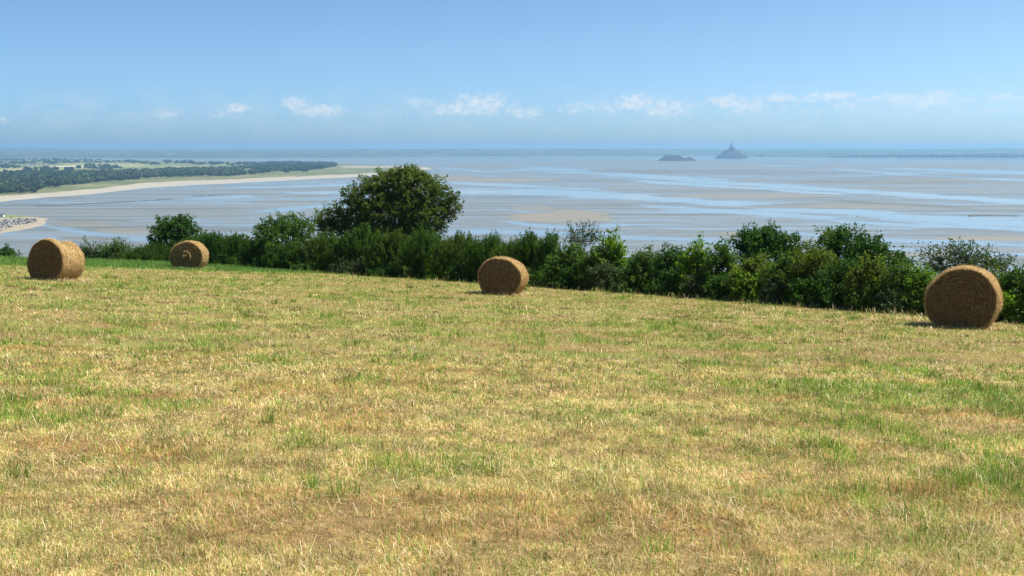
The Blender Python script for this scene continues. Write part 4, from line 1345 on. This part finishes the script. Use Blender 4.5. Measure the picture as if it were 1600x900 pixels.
    prof = np.interp(xx, [-148, -135, -112, -95, -80, -50, -20, 15, 35, 50, 75, 100, 115, 130, 148], [-3, 8, 22, 38, 46, 44, 42, 41, 34, 20, 24, 27, 18, 10, -3])
    a = np.linspace(-1, 1, 25)
    A, XX = np.meshgrid(a, xx, indexing='ij')
    PR = np.repeat(prof[None], 25, 0) + 3
    ZZ = -3 + PR * (1 - np.abs(A) ** 2.2) * (0.85 + 0.3 * fbm(XX / 14, A * 6, 4, 5)) + 5 * (fbm(XX / 9, A * 9, 3, 6) - 0.5) * (1 - np.abs(A))
    V = np.stack([XX, A * 95, ZZ], -1).reshape(-1, 3)
    o = obj('rocky_islet', mesh('rocky_islet', V, [grid_faces(25, 70)[:, ::-1]], M['islet']), None, (x_, y_, SEA))
    tag(o, 'low bare rocky islet in the bay left of the spired island', 'islet')


# ------------------------------------------------------------------ air, sky, sun, camera
SUN_EL, SUN_AZ = 56.0, 10.0          # azimuth: from +X (photo right) towards +Y (away)


def build_air():
    B = Buf()
    box(B, -62000, 62000, -3000, 43000, SEA - 6, 90)
    k = NT('air')
    v = k.n('ShaderNodeVolumePrincipled')
    v.inputs['Color'].default_value = HAZE_COL
    v.inputs['Density'].default_value = HAZE_DENS
    v.inputs['Anisotropy'].default_value = 0.2
    k.l(v.outputs[0], k.out.inputs['Volume'])
    o = B.build('haze', k.m)
    tag(o, kind='stuff', label='thin blue haze over the whole bay', cat='haze')


HAZE_COL = (0.37, 0.67, 0.98, 1)
HAZE_DENS = 7.6e-5

CLOUDS = [(262, 178, 16, 7, .7), (210, 181, 26, 6, .4), (130, 184, 26, 5, .35), (345, 178, 22, 5, .45), (372, 168, 14, 6, .9), (462, 162, 16, 9, .8), (500, 173, 30, 8, .85), (80, 189, 16, 4, .35), (8, 188, 12, 4, .45),
          (660, 160, 22, 7, .6), (630, 180, 14, 4, .3), (710, 171, 26, 8, .8), (752, 163, 34, 14, .85), (820, 176, 22, 8, .75), (905, 169, 28, 9, .55), (950, 167, 24, 7, .65), (992, 160, 24, 11, .9), (1040, 170, 34, 14, .75),
          (1098, 166, 20, 9, .4), (1140, 159, 26, 9, .85), (1170, 167, 26, 12, .7), (1216, 152, 22, 6, .8), (1298, 150, 30, 6, .85), (1250, 165, 50, 16, .4), (1325, 166, 28, 14, .5), (1405, 155, 36, 9, .7), (1435, 166, 24, 10, .6),
          (1460, 153, 24, 8, .8), (1500, 157, 20, 9, .5), (1562, 153, 16, 7, .65), (1560, 170, 16, 6, .6), (1600, 153, 18, 8, .5), (1700, 160, 60, 12, .6), (1820, 165, 60, 10, .6), (-120, 180, 50, 8, .5)]


def build_sky():
    w = bpy.data.worlds.new('World')
    S.world = w
    w.use_nodes = True
    t = w.node_tree
    t.nodes.clear()
    N = t.nodes.new
    out, bg, sky = N('ShaderNodeOutputWorld'), N('ShaderNodeBackground'), N('ShaderNodeTexSky')
    sky.sky_type = 'NISHITA'
    sky.sun_disc = False
    sky.sun_elevation = math.radians(SUN_EL)
    sky.sun_rotation = math.radians(90 - SUN_AZ)
    sky.altitude = 60
    sky.air_density = 0.3
    sky.dust_density = 1.3
    sky.ozone_density = 6.0
    bg.inputs[1].default_value = SKY_STR

    def m(op, a, b=0.0, c=None, clamp=False):
        nd = N('ShaderNodeMath')
        nd.operation = op
        nd.use_clamp = clamp
        for i, v in enumerate((a, b) if c is None else (a, b, c)):
            if hasattr(v, 'is_output'):
                t.links.new(v, nd.inputs[i])
            else:
                nd.inputs[i].default_value = v
        return nd.outputs[0]
    tc = N('ShaderNodeTexCoord')
    sep = N('ShaderNodeSeparateXYZ')
    t.links.new(tc.outputs['Generated'], sep.inputs[0])
    az = m('DEGREES', m('ARCTAN2', sep.outputs[0], sep.outputs[1])) if False else m('MULTIPLY', m('ARCTAN2', sep.outputs[0], sep.outputs[1]), 180 / PI)
    el = m('MULTIPLY', m('ARCSINE', sep.outputs[2]), 180 / PI)
    cb = N('ShaderNodeCombineXYZ')
    t.links.new(az, cb.inputs[0])
    t.links.new(m('MULTIPLY', el, 1.5), cb.inputs[1])

    def noise(scale, det, rough):
        nz = N('ShaderNodeTexNoise')
        nz.inputs['Scale'].default_value = scale
        nz.inputs['Detail'].default_value = det
        nz.inputs['Roughness'].default_value = rough
        nz.inputs['Distortion'].default_value = 0.3
        t.links.new(cb.outputs[0], nz.inputs[0])
        return nz.outputs[0]
    n1 = noise(2.4, 9, 0.68)
    env = None
    for cx, cy, rx, ry, a in CLOUDS:
        d = ray(cx, cy)
        A0 = math.degrees(math.atan2(d[0], d[1]))
        E0 = math.degrees(math.asin(d[2] / np.linalg.norm(d)))
        rx_, ry_ = math.degrees(rx / F) * 1.35, math.degrees(ry / F) * 1.2
        dx = m('DIVIDE', m('SUBTRACT', az, A0), rx_)
        dyv = m('DIVIDE', m('SUBTRACT', el, E0), ry_)
        q = m('ADD', m('MULTIPLY', dx, dx), m('MULTIPLY', dyv, dyv))
        g = m('MULTIPLY', m('SUBTRACT', 1.0, m('MULTIPLY', q, 0.5), clamp=True), a)
        env = g if env is None else m('MAXIMUM', env, g)
    dens = m('MULTIPLY', m('SUBTRACT', m('ADD', env, m('MULTIPLY', n1, 2.4)), 1.49), 1.0, clamp=True)
    dens = m('MULTIPLY', dens, m('GREATER_THAN', env, 0.001))
    wisp = m('MULTIPLY', m('SUBTRACT', noise(0.5, 7, 0.62), 0.42, clamp=True), 0.75)
    band = m('SUBTRACT', 1.0, m('ABSOLUTE', m('DIVIDE', m('SUBTRACT', el, 1.7), 1.6)), clamp=True)
    dens = m('MAXIMUM', m('MULTIPLY', dens, CLOUD_A), m('MULTIPLY', wisp, band))
    mul = N('ShaderNodeMix')
    mul.data_type = 'RGBA'
    mul.blend_type = 'MULTIPLY'
    mul.inputs[0].default_value = 1
    t.links.new(sky.outputs[0], mul.inputs[6])
    mul.inputs[7].default_value = SKY_TINT
    mix = N('ShaderNodeMix')
    mix.data_type = 'RGBA'
    t.links.new(dens, mix.inputs[0])
    t.links.new(mul.outputs[2], mix.inputs[6])
    mix.inputs[7].default_value = CLOUD_COL
    t.links.new(mix.outputs[2], bg.inputs[0])
    t.links.new(bg.outputs[0], out.inputs[0])
    sun = bpy.data.lights.new('sun', 'SUN')
    sun.energy = 5.0
    sun.angle = math.radians(0.53)
    sun.color = (1.0, 0.95, 0.87)
    so = bpy.data.objects.new('sun', sun)
    COL.objects.link(so)
    e, a = math.radians(SUN_EL), math.radians(SUN_AZ)
    d = Vector((math.cos(e) * math.cos(a), math.cos(e) * math.sin(a), math.sin(e)))
    so.rotation_euler = (-d).to_track_quat('-Z', 'Y').to_euler()
    so.location = d * 60


SKY_STR = 0.15
SKY_TINT = (0.95, 1.10, 0.94, 1)
CLOUD_COL = (3.75, 3.8, 3.85, 1)
CLOUD_A = 0.9

cam = bpy.data.cameras.new('camera')
cam.sensor_width = 36
cam.lens = F / 1600 * 36
cam.clip_start = 0.1
cam.clip_end = 150000
co = bpy.data.objects.new('camera', cam)
COL.objects.link(co)
co.location = (0, 0, EYE)
co.rotation_euler = (PI / 2 - PITCH, 0, 0)
S.camera = co
S.view_settings.view_transform = 'Standard'
S.view_settings.look = 'None'
S.view_settings.exposure = 0.70
S.view_settings.gamma = 1.0
S.cycles.max_bounces = 6
S.cycles.diffuse_bounces = 2
S.cycles.glossy_bounces = 2
S.cycles.transmission_bounces = 4
S.cycles.transparent_max_bounces = 8
S.cycles.volume_bounces = 0
S.cycles.caustics_reflective = False
S.cycles.caustics_refractive = False

M = {'blades': mat_blades(), 'hay': mat_hay(), 'bark': mat_bark()}
M['fo'] = {
    'tree': mat_foliage('leaf_tree', (0.05, 0.086, 0.017), (0.078, 0.12, 0.023), (0.14, 0.16, 0.04), 0.38),
    'dark': mat_foliage('leaf_dark', (0.022, 0.058, 0.011), (0.036, 0.085, 0.014), (0.058, 0.115, 0.02), 0.35),
    'mid': mat_foliage('leaf_mid', (0.035, 0.075, 0.014), (0.058, 0.11, 0.018), (0.09, 0.145, 0.03), 0.35),
    'bright': mat_foliage('leaf_bright', (0.07, 0.14, 0.014), (0.105, 0.185, 0.018), (0.15, 0.22, 0.03), 0.4),
    'olive': mat_foliage('leaf_olive', (0.06, 0.095, 0.016), (0.095, 0.13, 0.02), (0.14, 0.165, 0.03), 0.38),
    'grey': mat_foliage('leaf_grey', (0.04, 0.066, 0.026), (0.06, 0.092, 0.036), (0.09, 0.12, 0.05)),
    'broom': mat_foliage('leaf_broom', (0.028, 0.066, 0.012), (0.046, 0.095, 0.015), (0.07, 0.125, 0.022), 0.35),
    'broom2': mat_foliage('leaf_broom_pale', (0.04, 0.075, 0.014), (0.062, 0.105, 0.018), (0.095, 0.135, 0.03), 0.35),
}
M['white'] = mat_plain('white_render', (0.68, 0.68, 0.66), (0.8, 0.8, 0.78), 0.3)
M['cream'] = mat_plain('cream_render', (0.45, 0.40, 0.31), (0.55, 0.49, 0.38), 0.3)
M['slate'] = mat_plain('slate', (0.10, 0.105, 0.12), (0.16, 0.165, 0.18), 0.4)
M['stone'] = mat_plain('granite', (0.055, 0.052, 0.047), (0.09, 0.084, 0.074), 0.08)
M['islet'] = mat_plain('islet_rock', (0.015, 0.02, 0.014), (0.05, 0.047, 0.04), 0.03)
M['reef'] = mat_plain('wet_reef', (0.02, 0.021, 0.019), (0.06, 0.06, 0.05), 0.1, 0.7)
M['far_a'] = mat_plain('far_leaf_dark', (0.010, 0.022, 0.007), (0.024, 0.044, 0.014), 0.05)
M['far_b'] = mat_plain('far_leaf_mid', (0.017, 0.037, 0.009), (0.038, 0.066, 0.019), 0.05)
M['far_c'] = mat_plain('far_leaf_olive', (0.04, 0.07, 0.016), (0.085, 0.12, 0.034), 0.05)

build_sky()
build_air()
build_field()
build_bay()
build_coast()
build_far()
bale(69, 438.5, 68, 41, 'leftmost hay bale, turned so its sunlit ribbed side shows, saddle in its top', 101, saddle=0.19, wide=1.0, length=1.0)
bale(290, 420.5, 45, 14, 'smallest hay bale with a loose pale straw swirl on its end', 102, coil=True, wide=1.10)
bale(779, 461, 62, 12, 'hay bale in the middle of the field in front of the broom hedge', 103, wide=1.06)
bale(1500, 513.5, 98, 5, 'largest and nearest hay bale at the right with a round dark end', 104, wide=1.08)
build_hedge()
build_grass()
